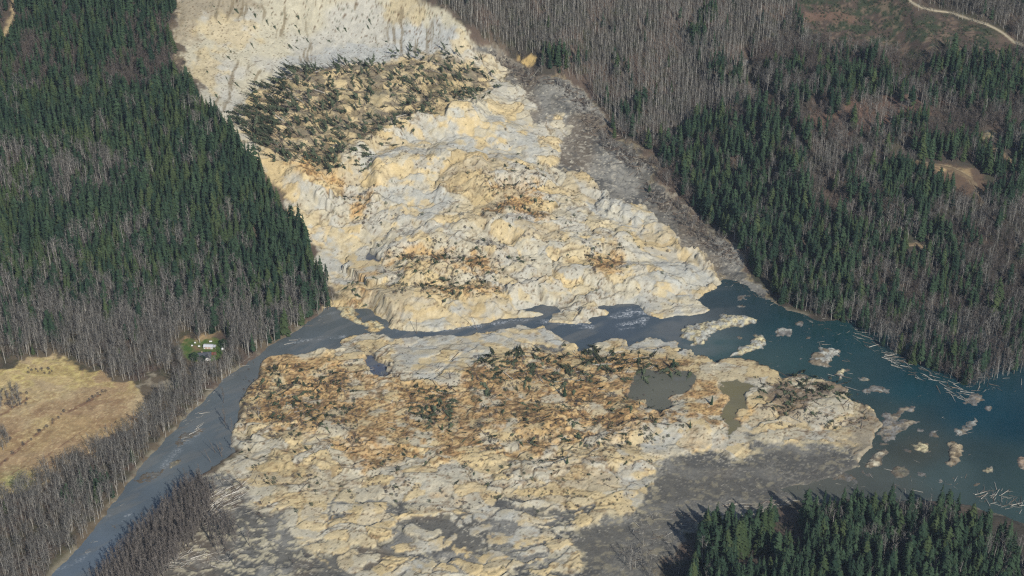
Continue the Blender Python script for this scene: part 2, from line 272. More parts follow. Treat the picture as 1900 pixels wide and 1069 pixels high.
m_pool = ss(0.0, .06, thr - wv) * (wet > .12) * (PY > 600)
# water: shelving beds and banks, level 0
def shore(H, sd, lvl=0.0, bank=0.55):
    inb = lvl + np.maximum(0.30 * sd, -3.0)
    outb = np.minimum(H, lvl + 0.35 + bank * sd * 0.6)
    return np.where(sd < 0, np.minimum(H, inb), np.where(sd < 40, np.maximum(outb, lvl + 0.06 + 0.05 * np.minimum(sd, 5)), H))
sd_w = np.minimum(sd_river, sd_lake)
steep = 0.5 + 0.9 * m_slide * (1 - m_mud)
H = shore(H, sd_w, 0.0, steep)
pond_lvl = {}
for k, s in sd_pond.items():
    inn = s < 0
    lv = float(np.percentile(H[(s > 0) & (s < 6)], 22)) if k not in ('bank_pond',) else 0.5
    pond_lvl[k] = lv; H = shore(H, s, lv, 2.6)
H = np.where(sd_field < 8, H0 + (H - H0) * 0.4, H)
road_d = {k: pdist(v[0], PX, PY) for k, v in ROADS.items()}
# where every pixel outline above is now fixed to the ground, look heights up by position
HG = H.reshape(NY, NX)
def ground(x, y):
    x = np.atleast_1d(np.asarray(x, float)); y = np.atleast_1d(np.asarray(y, float))
    i = np.clip(np.searchsorted(GX, x) - 1, 0, NX - 2); j = np.clip(np.searchsorted(GY, y) - 1, 0, NY - 2)
    fx = np.clip((x - GX[i]) / (GX[i + 1] - GX[i]), 0, 1); fy = np.clip((y - GY[j]) / (GY[j + 1] - GY[j]), 0, 1)
    return (HG[j, i] * (1 - fx) + HG[j, i + 1] * fx) * (1 - fy) + (HG[j + 1, i] * (1 - fx) + HG[j + 1, i + 1] * fx) * fy
H0G = H0.reshape(NY, NX)
def base_ground(x, y):
    i = np.clip(np.searchsorted(GX, x) - 1, 0, NX - 2); j = np.clip(np.searchsorted(GY, y) - 1, 0, NY - 2)
    fx = (x - GX[i]) / (GX[i + 1] - GX[i]); fy = (y - GY[j]) / (GY[j + 1] - GY[j])
    return (H0G[j, i] * (1 - fx) + H0G[j, i + 1] * fx) * (1 - fy) + (H0G[j + 1, i] * (1 - fx) + H0G[j + 1, i + 1] * fx) * fy
def hit(px, py):
    """photo pixel -> point of the ground the sight line meets"""
    px = np.atleast_1d(np.asarray(px, float)); py = np.atleast_1d(np.asarray(py, float))
    h = np.zeros_like(px)
    lo = np.full_like(px, -5.0); hi = np.full_like(px, 330.0)
    for _ in range(30):
        mid = (lo + hi) / 2; x, y = px2w(px, py, mid)
        below = base_ground(np.clip(x, GX[0], GX[-1]), np.clip(y, GY[0], GY[-1])) < mid
        hi = np.where(below, mid, hi); lo = np.where(below, lo, mid)
    return px2w(px, py, (lo + hi) / 2)

# ------------------------------------------------------------------ ground colours (what the earth itself is)
CREAM = alb(193, 179, 145); PALE = alb(186, 180, 160); BLUEGREY = alb(178, 177, 166); ORANGE = alb(198, 165, 112); RUST = alb(158, 120, 80)
BROWN = alb(105, 82, 58); DUFF = alb(112, 100, 78); MUD = alb(102, 100, 93); WETMUD = alb(88, 88, 85); LITTER = alb(70, 66, 58)
nA = fbm(XX / 38, YY / 30, 101, 4); nB = fbm(XX / 12, YY / 10, 102, 4); nC = fbm(XX / 4.5, YY / 4, 103, 3); nD = fbm(XX / 70, YY / 60, 104, 3)
col = np.tile(LITTER, (len(XX), 1)); col = mixc(col, alb(100, 90, 74), ss(12, 5, H0) * (PX < 640))
col = mixc(col, alb(92, 80, 70), ss(.45, .65, nA)); col = mixc(col, alb(62, 66, 48), ss(.52, .7, nB) * .6)
# disturbed earth
earth = np.tile(CREAM, (len(XX), 1))
earth = mixc(earth, PALE, ss(.42, .62, nA) * .8)
grey = 0
for b_ in [(780,285,110,32),(880,262,80,26),(960,225,60,36),(765,385,95,42),(1000,310,90,40),(1100,390,90,34),(1240,440,70,60),(1200,500,90,40),(820,590,110,18),(1040,545,90,22),
  (650,330,50,20),(900,585,70,16),(760,660,70,20),(860,650,90,26),(740,690,60,14),(900,975,80,50),(1000,1010,80,40),(800,1045,120,40),(890,820,40,30),(880,915,50,30),(1180,900,50,50),(1130,880,60,20),
  (960,770,30,16),(780,790,30,14),(560,860,60,30),(520,920,60,40),(1050,960,70,40),(620,460,50,40),(590,440,40,30),(1090,640,70,20),(1230,640,60,14),(1500,740,60,30),(1570,790,40,30)]:
    grey = np.maximum(grey, blob(*b_))
m_gr = ss(.40, .62, np.maximum.reduce([.55 * grey, .6 * face, 1.05 * m_sm]) * .62 + .75 * (nB - .5) + .4 * (nA - .5)) * (.55 + .45 * ss(.35, .6, nC))
earth = mixc(earth, BLUEGREY, m_gr)
tint = rnd(bid, 3); t2_ = rnd(eid, 4)
earth = mixc(earth, PALE, (tint > .62) * .6); earth = mixc(earth, alb(204, 182, 134), (tint < .42 - .2 * upper) * .65); earth = mixc(earth, alb(180, 177, 164), ((tint > .80 - .06 * upper) | (t2_ > .82 - .14 * upper)) * (.45 + .35 * upper) * ss(.38, .52, nB)); earth = mixc(earth, alb(180, 160, 118), (t2_ < .22) * .5)
org = 0
for b_ in [(560,300,60,26),(545,350,40,30),(600,365,40,20),(700,160,180,50),(820,300,60,14),(870,470,110,32),(830,545,80,16),(960,375,60,36),(1110,480,50,34),(940,440,90,22),(700,510,60,40),(640,370,40,16),
  (560,700,90,60),(640,790,120,70),(1050,740,200,60),(900,720,120,50),(1250,800,120,60),(1320,740,60,50),(720,860,120,60),(1000,850,160,60),(660,540,50,18),(680,590,50,14),(560,900,90,60),(860,920,120,40),(1500,775,120,30)]:
    org = np.maximum(org, blob(*b_))
lobe = ss(20, -20, sdf([(480,662),(700,665),(760,712),(860,715),(900,668),(1080,652),(1310,690),(1400,760),(1350,800),(1240,800),(1120,830),(960,850),(860,860),(700,870),(560,820),(440,800),(445,735)], PXw, PYw))
m_og = np.maximum(m_og * (.55 + .45 * ss(.38, .58, fbm(XX / 20, YY / 14, 114, 3))), .80 * lobe * (.45 + .55 * ss(.42, .56, nB)))
m_or = ss(.30, .75, np.maximum(org * (.45 - .2 * upper), m_og) * .8 + .6 * (nB - .5) + .5 * (nA - .5)) * (1 - .7 * m_gr)
earth = mixc(earth, ORANGE, m_or * .85)
rust = 0
for b_ in [(700,170,190,60),(650,220,110,50),(960,370,55,34),(830,480,90,24),(850,550,70,14),(1120,480,40,30),(560,700,80,50),(640,770,100,50),(1050,720,190,46),(930,720,100,44),(1150,760,120,40),(660,720,50,40),(720,830,90,50),(860,800,110,50),(1000,820,120,40),(1440,750,60,34),(560,790,70,30)]:
    rust = np.maximum(rust, blob(*b_))
rs = fbm(XX / 4.2, YY / 3.2, 111, 4)
m_ru = ss(.31, .52, np.maximum(.6 * rust, m_og) * (rs - 0.12) * 1.15 + .16 * (nC - .5)) * (1 - m_sm)
m_ru *= 1 - .8 * face; earth = mixc(earth, RUST, m_ru * .62)
m_br = ss(.385, .53, np.maximum(.6 * rust, m_og) * (fbm(XX / 4.5, YY / 3.0, 112, 4) - .1) * 1.05) * (1 - m_sm)
m_br *= 1 - .8 * face; earth = mixc(earth, BROWN, m_br * .7)
m_pt = ss(.42, .6, np.maximum(blob(1465, 735, 70, 34), blob(1540, 720, 50, 24)) * .7 + .6 * (nB - .5)); earth = mixc(earth, alb(120, 106, 90), m_pt * .85); earth = mixc(earth, alb(134, 126, 110), ss(.35, .6, blob(1610, 810, 50, 60) * .8 + .7 * (nB - .5)) * .8)
# joints between the blocks hold darker wet soil
jn = ss(.36, .6, fbm(XX / 3.2, YY / 2.6, 121, 3))
crack = np.clip(np.maximum.reduce([ja, .9 * jb, .6 * jc]) * (.25 + .9 * jn), 0, 1) * (.35 + .65 * torn)
earth = mixc(earth, alb(108, 92, 70), crack * .72)
scat = ss(.60, .68, fbm(XX / 6, YY / 4, 122, 4)) * ss(.44, .56, fbm(XX / 40, YY / 30, 123, 3))
earth = mixc(earth, alb(128, 102, 72), scat * .5 * (.4 + .6 * (1 - upper)))
m_bl = m_sm * ss(.45, .62, nB + .15 * (nA - .5)); earth = mixc(earth, alb(166, 167, 160), m_bl * .6)
earth = earth * (0.88 + 0.24 * nC)[:, None] * (0.92 + 0.16 * nB)[:, None]
# scarp face
sc = np.tile(alb(182, 176, 154), (len(XX), 1))
sc = mixc(sc, alb(180, 177, 164), ss(.4, .6, fbm(XX / 50, YY / 50, 130, 3)))
sc = mixc(sc, alb(168, 170, 166), ss(.3, .6, np.maximum(blob(790, 70, 70, 30), np.maximum(blob(700, 100, 120, 16), blob(600, 108, 90, 14))) * (.5 + nB)) * .8)
sc = mixc(sc, alb(158, 148, 126), ss(.3, .6, np.maximum(blob(400, 0, 90, 40), blob(345, 40, 40, 60)) * (.5 + nB)))
sc = mixc(sc, alb(188, 172, 134), ss(.35, .65, np.maximum.reduce([blob(860, 85, 30, 18), blob(745, 20, 40, 30), blob(420, 60, 60, 40), blob(380, 130, 40, 40)]) * (.5 + nB)) * .7)
streak = fbm(XX / 5 + 2 * fbm(XX / 30, YY / 30, 131, 2), YY / 45, 132, 4)
sc = mixc(sc, alb(120, 108, 84), ss(.60, .70, streak) * ss(.5, .62, nD + .1 * (1 - nA)) * .75)
sc = sc * (0.84 + 0.32 * nC)[:, None]
earth = earth * (1 - m_scarp)[:, None] + sc * m_scarp[:, None]
# scraps of bark, roots and turf
sp = h2(np.arange(len(XX)), np.arange(len(XX)) * 7 + 3, 77); spd = (.02 + .07 * scat) * (1 - .7 * m_sm) + .10 * m_og + .16 * m_ru + .12 * m_br + .10 * np.clip(crack, 0, 1) + .05 * torn * ss(.5, .62, nB)
earth = mixc(earth, alb(96, 76, 54), (sp < spd) * (.45 + .5 * h2(np.arange(len(XX)), np.arange(len(XX)) * 3 + 1, 78)))
earth = mixc(earth, alb(70, 76, 52), (sp > 1 - spd * .35) * .7)
blk = mixc(np.tile(DUFF, (len(XX), 1)), alb(198, 178, 134), ss(.46, .55, fbm(XX / 9, YY / 7, 140, 4)) * .9)
blk = mixc(blk, alb(104, 100, 74), ss(.5, .65, fbm(XX / 14, YY / 14, 141, 3)) * .5)
earth = earth * (1 - m_block * .8)[:, None] + blk * (m_block * .8)[:, None]
mud = np.tile(MUD, (len(XX), 1))
mud = mixc(mud, WETMUD, ss(.42, .6, nA)); mud = mixc(mud, alb(138, 136, 128), ss(.46, .66, fbm(wx / 34, wy / 24, 150, 5)) * .75)
mud = mixc(mud, alb(112, 100, 84), ss(.5, .64, nD) * .6)
mud = mixc(mud, alb(172, 166, 150), ss(.60, .68, fbm(XX / 4, YY / 3, 151, 4)) * ss(.4, .6, nA) * .6)
clod = ss(.575, .62, fbm(XX / 6, YY / 4.5, 152, 4)) * ss(.38, .6, fbm(XX / 45, YY / 40, 153, 3) + .25 * blob(480, 960, 90, 80) + .15 * blob(1480, 860, 90, 30) + .2 * blob(1120, 1020, 80, 50))
mud = mixc(mud, alb(180, 172, 146), clod * .8 * (1 - ss(-.5, .2, -sd_mudr)) * (1 - .8 * ss(6, -14, sd_mudbr)))
ms = h2(np.arange(len(XX)), np.arange(len(XX)) * 13 + 7, 80); md = .012 + .05 * ss(.5, .62, fbm(XX / 14, YY / 10, 154, 3)) + .05 * ss(-25, -2, sd_mudbr) * (sd_mudbr < 2)
mud = mixc(mud, alb(186, 180, 162), (ms < md) * .8); mud = mixc(mud, alb(62, 58, 52), (ms > 1 - md * .6) * .7)
mud = mixc(mud, alb(178, 168, 138), ss(.60, .66, fbm(XX / 7, YY / 5, 155, 4) + .10 * ss(-16, -1, sd_mudbr) * (sd_mudbr < 4) - .03) * .7 * (sd_mudbr < 4))
rill = 1 - np.abs(2 * fbm(wx / 16, wy / 16, 156, 3) - 1); mud = mixc(mud, alb(74, 75, 74), ss(.93, .99, rill) * .6)
mud = mud * (.85 + .3 * nC)[:, None]
mud = mixc(mud, alb(92, 90, 84), ss(2, -30, sd_mudbr) * .55)
mm = np.maximum(m_mud, m_pool)
earth = earth * (1 - mm)[:, None] + mud * mm[:, None]
col = col * (1 - m_slide)[:, None] + earth * m_slide[:, None]
# margins: pale gravel and silt lines along the water
edge = ss(9, 1, sd_w) * (sd_w > -4) * (1 - m_slide * .8); col = mixc(col, alb(150, 142, 124), edge * ss(.5, .62, nB) * .5)
for k, s in sd_pond.items(): col = mixc(col, WETMUD, ss(4, 0, s) * .6)
# straw field with drains, lawn, clear-cut, landings, tracks
fl = np.tile(alb(176, 156, 120), (len(XX), 1))
fl = mixc(fl, alb(196, 174, 118), ss(.45, .6, nA) * .55); fl = mixc(fl, alb(152, 124, 92), ss(.50, .64, nD) * .6)
fl = mixc(fl, alb(204, 190, 120), ss(60, 0, np.abs(PY - 690)) * ss(.4, .6, nB) * .7); fl = mixc(fl, alb(124, 136, 76), blob(25, 890, 40, 16) * .7)
for ln, wdt in (([(0,862),(75,800),(120,766),(160,748),(200,724)], 4.0), ([(0,770),(60,735),(95,715)], 3.0), ([(20,880),(90,845),(150,800)], 1.5)):
    fl = mixc(fl, alb(116, 88, 70), ss(wdt, wdt * .3, pdist(ln, PX + .15 * (PXw - PX), PY + .15 * (PYw - PY))) * ss(.35, .5, nB) * .85)
fl = mixc(fl, alb(134, 106, 80), ss(.58, .68, nB) * .5); fs = h2(np.arange(len(XX)), np.arange(len(XX)) * 11 + 5, 79); fl = mixc(fl, alb(140, 112, 78), (fs < .10) * .5); fl = mixc(fl, alb(214, 194, 146), (fs > .92) * .5); fl = fl * (0.74 + .52 * nC)[:, None]
mf = ss(3, -3, sd_field); col = col * (1 - mf)[:, None] + fl * mf[:, None]
col = mixc(col, alb(160, 150, 130), ss(.45, .7, blob(295, 715, 40, 26) * .6 + .9 * (nB - .5) + .5 * (nC - .5)) * .7)
ml = ss(2, -1, sd_lawn)
lw = np.tile(alb(74, 98, 48), (len(XX), 1)); lw = mixc(lw, alb(96, 106, 60), ss(.4, .6, nC)); lw = mixc(lw, alb(124, 100, 78), blob(368, 642, 9, 6))
col = col * (1 - ml)[:, None] + lw * ml[:, None]
col = mixc(col, alb(180, 150, 112), blob(338, 632, 10, 3) * .9); col = mixc(col, alb(186, 160, 118), blob(380, 625, 14, 4) * .9)
mc = ss(3, -4, sd_cut)
cc = mixc(np.tile(alb(80, 70, 62), (len(XX), 1)), alb(58, 66, 50), ss(.42, .6, nB)); cc = mixc(cc, alb(120, 104, 88), ss(.6, .7, nC) * .7)
col = col * (1 - mc)[:, None] + cc * mc[:, None]
mlnd = ss(0, -8, sd_land); col = mixc(col, alb(98, 82, 68), mlnd); col = mixc(col, alb(200, 176, 130), mlnd * ss(.60, .70, nB) * .35)
col = mixc(col, alb(196, 172, 126), blob(1750, 318, 24, 3) * .7); col = mixc(col, alb(176, 160, 116), ss(.3, .55, blob(1840, 252, 18, 10) * (.5 + nB)) * .6)
col = mixc(col, alb(120, 96, 82), ss(.35, .6, np.maximum.reduce([blob(1620, 215, 150, 40), blob(1560, 240, 90, 20), blob(1700, 180, 80, 24), blob(1540, 30, 60, 20)]) * (.4 + nB)) * .7)
col = mixc(col, alb(206, 178, 120), ss(.25, .6, blob(988, 112, 15, 11) + .4 * (nB - .5)))                        # small sandy slump among the alders
col = mixc(col, alb(120, 104, 90), ss(20, 4, np.abs(sd_slide)) * (1 - m_slide) * ss(.45, .55, nB) * (PY < 420) * .5)
for k in ROADS:
    wdt = ROADS[k][1] * .5; c_ = alb(150, 140, 116) if k == 'logging_road' else alb(150, 138, 112)
    col = mixc(col, c_, ss(wdt + 1.2, wdt - .8, road_d[k]) * (0.7 + .5 * nC))
col = mixc(col, alb(196, 192, 182), ss(.35, .6, blob(1390, 100, 12, 6) * (.4 + nC)))          # bare rocks at the gully head
col = mixc(col, alb(170, 152, 116), ss(7, 3, pdist([(34, -60), (24, 25), (10, 66)], PX + (PXw - PX) * .3, PY)))
col = np.clip(col, 0.01, 0.85)

# ------------------------------------------------------------------ scene helpers
COL = SC.collection
def prop(o, label=None, cat=None, group=None, kind=None):
    if label: o['label'] = label
    if cat: o['category'] = cat
    if group: o['group'] = group
    if kind: o['kind'] = kind
    return o
def link(name, data, parent=None, loc=(0, 0, 0)):
    o = bpy.data.objects.new(name, data); COL.objects.link(o); o.location = loc
    if parent: o.parent = parent
    return o
class NT:
    def __init__(s, name):
        s.m = bpy.data.materials.new(name); s.m.use_nodes = True; s.t = s.m.node_tree; s.t.nodes.clear()
        s.out = s.n('ShaderNodeOutputMaterial'); s.b = s.n('ShaderNodeBsdfPrincipled'); s.l(s.b.outputs[0], s.out.inputs[0])
    def n(s, ty, **k):
        o = s.t.nodes.new(ty)
        for a, v in k.items(): setattr(o, a, v)
        return o
    def l(s, a, b): s.t.links.new(a, b)
    def noise(s, scale, detail=4, rough=.6, vec=None):
        o = s.n('ShaderNodeTexNoise'); o.inputs['Scale'].default_value = scale; o.inputs['Detail'].default_value = detail; o.inputs['Roughness'].default_value = rough
        if vec: s.l(vec, o.inputs['Vector'])
        return o
    def rng(s, src, a, b, c, d):
        o = s.n('ShaderNodeMapRange'); s.l(src, o.inputs[0])
        for i, v in enumerate((a, b, c, d)): o.inputs[1 + i].default_value = v
        return o.outputs[0]
    def mul(s, colr, fac):
        o = s.n('ShaderNodeVectorMath', operation='SCALE'); s.l(colr, o.inputs[0]); s.l(fac, o.inputs['Scale']); return o.outputs[0]
    def mix(s, f, a, b):
        o = s.n('ShaderNodeMix', data_type='RGBA'); s.l(f, o.inputs[0])
        for sk, v in ((o.inputs[6], a), (o.inputs[7], b)):
            if hasattr(v, 'is_output'): s.l(v, sk)
            else: sk.default_value = (*v, 1)
        return o.outputs[2]
def terrain_material():
    t = NT('earth'); at = t.n('ShaderNodeAttribute', attribute_name='col'); g = t.n('ShaderNodeNewGeometry')
    n1 = t.noise(0.55, 6, .7, g.outputs['Position']); n2 = t.noise(0.12, 5, .6, g.outputs['Position'])
    c = t.mul(at.outputs['Color'], t.rng(n1.outputs[0], .3, .7, .84, 1.15)); c = t.mul(c, t.rng(n2.outputs[0], .3, .7, .9, 1.1))
    t.l(c, t.b.inputs['Base Color']); t.b.inputs['Roughness'].default_value = .95; t.b.inputs['Specular IOR Level'].default_value = .15
    bp = t.n('ShaderNodeBump'); bp.inputs['Strength'].default_value = .5; bp.inputs['Distance'].default_value = .8
    t.l(n1.outputs[0], bp.inputs['Height']); t.l(bp.outputs[0], t.b.inputs['Normal'])
    return t.m
def flat_material(name, c, rough=.8, var=.25, scale=.6, spec=.2, metal=0):
    t = NT(name); g = t.n('ShaderNodeNewGeometry'); oi = t.n('ShaderNodeObjectInfo')
    n1 = t.noise(scale, 4, .6, g.outputs['Position']); rgb = t.n('ShaderNodeRGB'); rgb.outputs[0].default_value = (*c, 1)
    cc = t.mul(rgb.outputs[0], t.rng(n1.outputs[0], .3, .7, 1 - var, 1 + var)); cc = t.mul(cc, t.rng(oi.outputs['Random'], 0, 1, 1 - var, 1 + var))
    t.l(cc, t.b.inputs['Base Color']); t.b.inputs['Roughness'].default_value = rough; t.b.inputs['Specular IOR Level'].default_value = spec; t.b.inputs['Metallic'].default_value = metal
    return t.m
def tree_material(name, c1, c2, rough=.85, vscale=.35):
    t = NT(name); g = t.n('ShaderNodeNewGeometry'); oi = t.n('ShaderNodeObjectInfo')
    n1 = t.noise(vscale, 3, .6, g.outputs['Position'])
    cc = t.mix(oi.outputs['Random'], c1, c2); cc = t.mul(cc, t.rng(n1.outputs[0], .3, .7, .65, 1.35))
    t.l(cc, t.b.inputs['Base Color']); t.b.inputs['Roughness'].default_value = rough; t.b.inputs['Specular IOR Level'].default_value = .1
    return t.m
M_EARTH = terrain_material()
M_NEEDLE = tree_material('dark_needles', (.014, .029, .018), (.034, .058, .030))
M_NEEDLE2 = tree_material('yellow_green_needles', (.028, .046, .020), (.048, .066, .028))
M_DUSTY = tree_material('dusty_needles', (.040, .056, .032), (.078, .094, .058))
M_TRUNK = tree_material('conifer_bark', (.10, .085, .07), (.16, .14, .115))
M_PALEB = tree_material('pale_bark', (.19, .182, .162), (.40, .382, .342))
M_TWIG = tree_material('grey_twigs', (.085, .082, .074), (.165, .156, .14))
M_BTWIG = tree_material('brown_twigs', (.072, .061, .054), (.125, .105, .09))
M_DARKB = tree_material('dark_wet_bark', (.09, .08, .072), (.15, .134, .12))
M_LOG = tree_material('bleached_wood', (.24, .225, .19), (.50, .47, .41))
M_BLOG = tree_material('brown_wood', (.10, .075, .055), (.20, .16, .125))

def mesh_np(name, v, f, mats=(), smooth=False, mi=None):
    me = bpy.data.meshes.new(name); v = np.asarray(v, np.float32); f = np.asarray(f, np.int32)
    me.vertices.add(len(v)); me.vertices.foreach_set('co', v.ravel())
    k = f.shape[1]; me.loops.add(f.size); me.loops.foreach_set('vertex_index', f.ravel())
    me.polygons.add(len(f)); me.polygons.foreach_set('loop_start', np.arange(0, f.size, k, dtype=np.int32))
    for m in mats: me.materials.append(m)
    if mi is not None: me.polygons.foreach_set('material_index', np.asarray(mi, np.int32))
    me.polygons.foreach_set('use_smooth', np.full(len(f), smooth))
    me.update(calc_edges=True); me.validate()
    return me
def set_col(me, c, name='col'):
    a = me.attributes.new(name, 'FLOAT_COLOR', 'POINT')
    a.data.foreach_set('color', np.concatenate([c, np.ones((len(c), 1))], 1).astype(np.float32).ravel())

# ------------------------------------------------------------------ the ground, cut into the kinds of land it is
V = np.stack([XX, YY, H], 1)
gx_ = np.gradient(HG, GX, axis=1); gy_ = np.gradient(HG, GY, axis=0)
NRM = np.stack([-gx_.ravel(), -gy_.ravel(), np.ones(NX * NY)], 1); NRM /= np.linalg.norm(NRM, axis=1)[:, None]
jj, ii = np.meshgrid(np.arange(NY - 1), np.arange(NX - 1), indexing='ij'); q0 = (jj * NX + ii).ravel()
Q = np.stack([q0, q0 + 1, q0 + NX + 1, q0 + NX], 1)
zone = np.zeros(len(XX), int)
zone[m_slide > .5] = 1; zone[(m_scarp > .5) & (m_slide > .5)] = 2; zone[(m_mud > .5)] = 3
zone[mf > .5] = 4; zone[ml > .5] = 5; zone[mc > .5] = 6
zq = zone[Q[:, 0]]
NAMES = ['forest_floor_terrain', 'landslide_debris_terrain', 'landslide_scarp_terrain', 'mud_flat', 'straw_field', 'lawn', 'clearcut_terrain', 'gravel_road']
LBL = ['dark wooded hillside and valley floor under the trees', 'hummocky cream and orange landslide debris across the valley', 'steep pale bare scarp at the head of the landslide',
  'smooth grey wet mud around the landslide edge', 'dry straw-coloured field beside the river', 'small green lawn around the house in the woods', 'logged clearing with dark stubble below the road', 'pale gravel logging road crossing the wooded slope']
for z, nm in enumerate(NAMES):
    q = Q[zq == z]
    if not len(q): continue
    u, inv = np.unique(q, return_inverse=True)
    me = mesh_np(nm, V[u], inv.reshape(q.shape), [M_EARTH], True); set_col(me, col[u])
    me.normals_split_custom_set_from_vertices(NRM[u].tolist())
    prop(link(nm, me), LBL[z], kind='structure')

M_GRAVEL = flat_material('pale_gravel', tuple(alb(168, 158, 136)), .95, .12, .3); M_TRACK = flat_material('worn_track', tuple(alb(122, 106, 84)), .95, .18, .3)
for k, (ln, w_) in ROADS.items():
    P = np.array(ln, float); t = np.linspace(0, len(P) - 1, len(P) * 14); P = np.stack([np.interp(t, range(len(P)), P[:, i]) for i in (0, 1)], 1)
    for _ in range(6): P[1:-1] = (P[:-2] + 2 * P[1:-1] + P[2:]) / 4
    hx, hy = hit(P[:, 0], P[:, 1]); c = np.stack([hx, hy], 1); d = np.gradient(c, axis=0); d /= np.linalg.norm(d, axis=1)[:, None]; nrm = np.stack([-d[:, 1], d[:, 0]], 1)
    hw = w_ * (.42 + .16 * fbm(hx / 12, hy / 12, 240, 2)); v = []; f = []
    offs = (-1.25, -1, -.5, 0, .5, 1, 1.25)
    for i in range(len(c)):
        g0 = float(ground(*c[i])[0]) + .45
        for o_ in offs: p = c[i] + nrm[i] * hw[i] * o_; v.append((p[0], p[1], g0 - (3.0 if abs(o_) > 1 else 0) + .1 * (1 - abs(o_))))
    for i in range(len(c) - 1):
        for j in range(6): a = i * 7 + j; f.append((a, a + 1, a + 8, a + 7))
    prop(link(k, mesh_np(k, v, f, [M_GRAVEL if k == 'logging_road' else M_TRACK], True)), {'logging_road': 'pale gravel logging road curving past the clearing', 'forest_track': 'worn dirt track along the planted conifer strip', 'spur_track': 'short dirt spur by the yellow slash pile', 'old_track': 'overgrown pale track on the slope above the lake'}[k], kind='structure')
# ------------------------------------------------------------------ water
def water_material(name, rough, bump, scale):
    t = NT(name); at = t.n('ShaderNodeAttribute', attribute_name='col'); fo = t.n('ShaderNodeAttribute', attribute_name='foam'); g = t.n('ShaderNodeNewGeometry')
    n1 = t.noise(scale, 4, .6, g.outputs['Position']); n2 = t.noise(.02, 4, .6, g.outputs['Position']); n3 = t.noise(.45, 5, .75, g.outputs['Position'])
    c = t.mul(at.outputs['Color'], t.rng(n2.outputs[0], .3, .7, .86, 1.14))
    fm = t.n('ShaderNodeMath', operation='MULTIPLY'); t.l(fo.outputs['Fac'], fm.inputs[0]); t.l(t.rng(n3.outputs[0], .46, .62, 0, 1), fm.inputs[1])
    c = t.mix(fm.outputs[0], c, (.55, .57, .58)); t.l(c, t.b.inputs['Base Color'])
    t.b.inputs['Roughness'].default_value = rough; t.b.inputs['IOR'].default_value = 1.33; t.b.inputs['Specular IOR Level'].default_value = .3
    bp = t.n('ShaderNodeBump'); bp.inputs['Strength'].default_value = bump; bp.inputs['Distance'].default_value = .4
    t.l(n1.outputs[0], bp.inputs['Height']); t.l(bp.outputs[0], t.b.inputs['Normal'])
    return t.m
M_RIVER = water_material('silty_water', .16, .5, .35); M_LAKE = water_material('lake_water', .10, .25, .25)
def srgbw(pts, px, py):
    """sediment colour of the water between sample points"""
    P = np.array([p[:2] for p in pts], float); C = np.array([alb(*p[2:]) for p in pts])
    w = 1 / (((px[:, None] - P[:, 0]) / 1.0) ** 2 + ((py[:, None] - P[:, 1]) * 1.6) ** 2 + 900) ** 1.5
    return (w[:, :, None] * C).sum(1) / w.sum(1)[:, None]
WPTS = [(1880,790,12,54,65),(1800,760,14,56,67),(1700,720,20,60,67),(1550,630,26,60,63),(1450,600,30,60,63),(1400,560,38,58,61),(1500,680,46,72,71),(1400,680,58,78,75),(1320,640,66,88,87),(1350,580,54,66,69),
  (1850,850,44,62,61),(1750,880,66,82,80),(1650,900,80,86,80),(1550,900,88,90,82),(1500,880,94,94,84),(1650,780,52,68,65),(1700,840,68,72,63),(1900,900,56,76,74),(1250,610,78,88,95),(1150,600,76,86,95),(1000,600,78,88,95),
  (800,612,82,92,99),(650,600,88,94,93),(560,630,92,100,103),(460,700,96,102,103),(400,760,92,100,103),(330,850,94,102,105),(250,940,92,102,109),(150,1030,94,106,117),(1750,620,22,44,51),(2100,800,12,52,63)]
def sheet(name, sd_all, lvl, mat, step, label, pts=None, sel=None, flow=None):
    m = (sd_all < 7)
    if sel is not None: m &= sel
    x0, x1, y0, y1 = XX[m].min(), XX[m].max(), YY[m].min(), YY[m].max()
    gx = np.arange(x0 - step, x1 + step, step); gy = np.arange(y0 - step, y1 + step, step)
    X, Y = [a.ravel() for a in np.meshgrid(gx, gy)]
    i = np.clip(np.searchsorted(GX, X), 0, NX - 1); j = np.clip(np.searchsorted(GY, Y), 0, NY - 1)
    keep = m[j * NX + i]
    nx, ny = len(gx), len(gy); a, b = np.meshgrid(np.arange(ny - 1), np.arange(nx - 1), indexing='ij'); q = (a * nx + b).ravel()
    q = np.stack([q, q + 1, q + nx + 1, q + nx], 1); q = q[keep[q].all(1)]
    if not len(q): return
    u, inv = np.unique(q, return_inverse=True); X = X[u]; Y = Y[u]
    me = mesh_np(name, np.stack([X, Y, np.full_like(X, lvl)], 1), inv.reshape(q.shape), [mat], True)
    px, py, _ = w2px(X, Y, np.full_like(X, lvl))
    c = np.zeros((len(X), 3))
    for s in range(0, len(X), 40000): c[s:s + 40000] = srgbw(pts, px[s:s + 40000], py[s:s + 40000])
    wz = ss(1000, 1250, px); sl = fbm((X + .8 * Y) / 60, (Y - .8 * X) / 9, 160, 4) * (1 - wz) + fbm(X / 60, Y / 30, 160, 4) * wz; c = mixc(c, alb(108, 110, 108), ss(.50, .66, sl) * .6 * ss(1420, 1240, px))
    set_col(me, c)
    fo = np.zeros(len(X))
    if flow is not None:
        for ln, wdt, k in flow: fo = np.maximum(fo, k * ss(wdt, wdt * .2, pdist(ln, px, py)) * ss(.4, .6, fbm(X / 9, Y / 4, 170, 3)))
    at = me.attributes.new('foam', 'FLOAT', 'POINT'); at.data.foreach_set('value', fo.astype(np.float32))
    return prop(link(name, me), label, kind='structure')
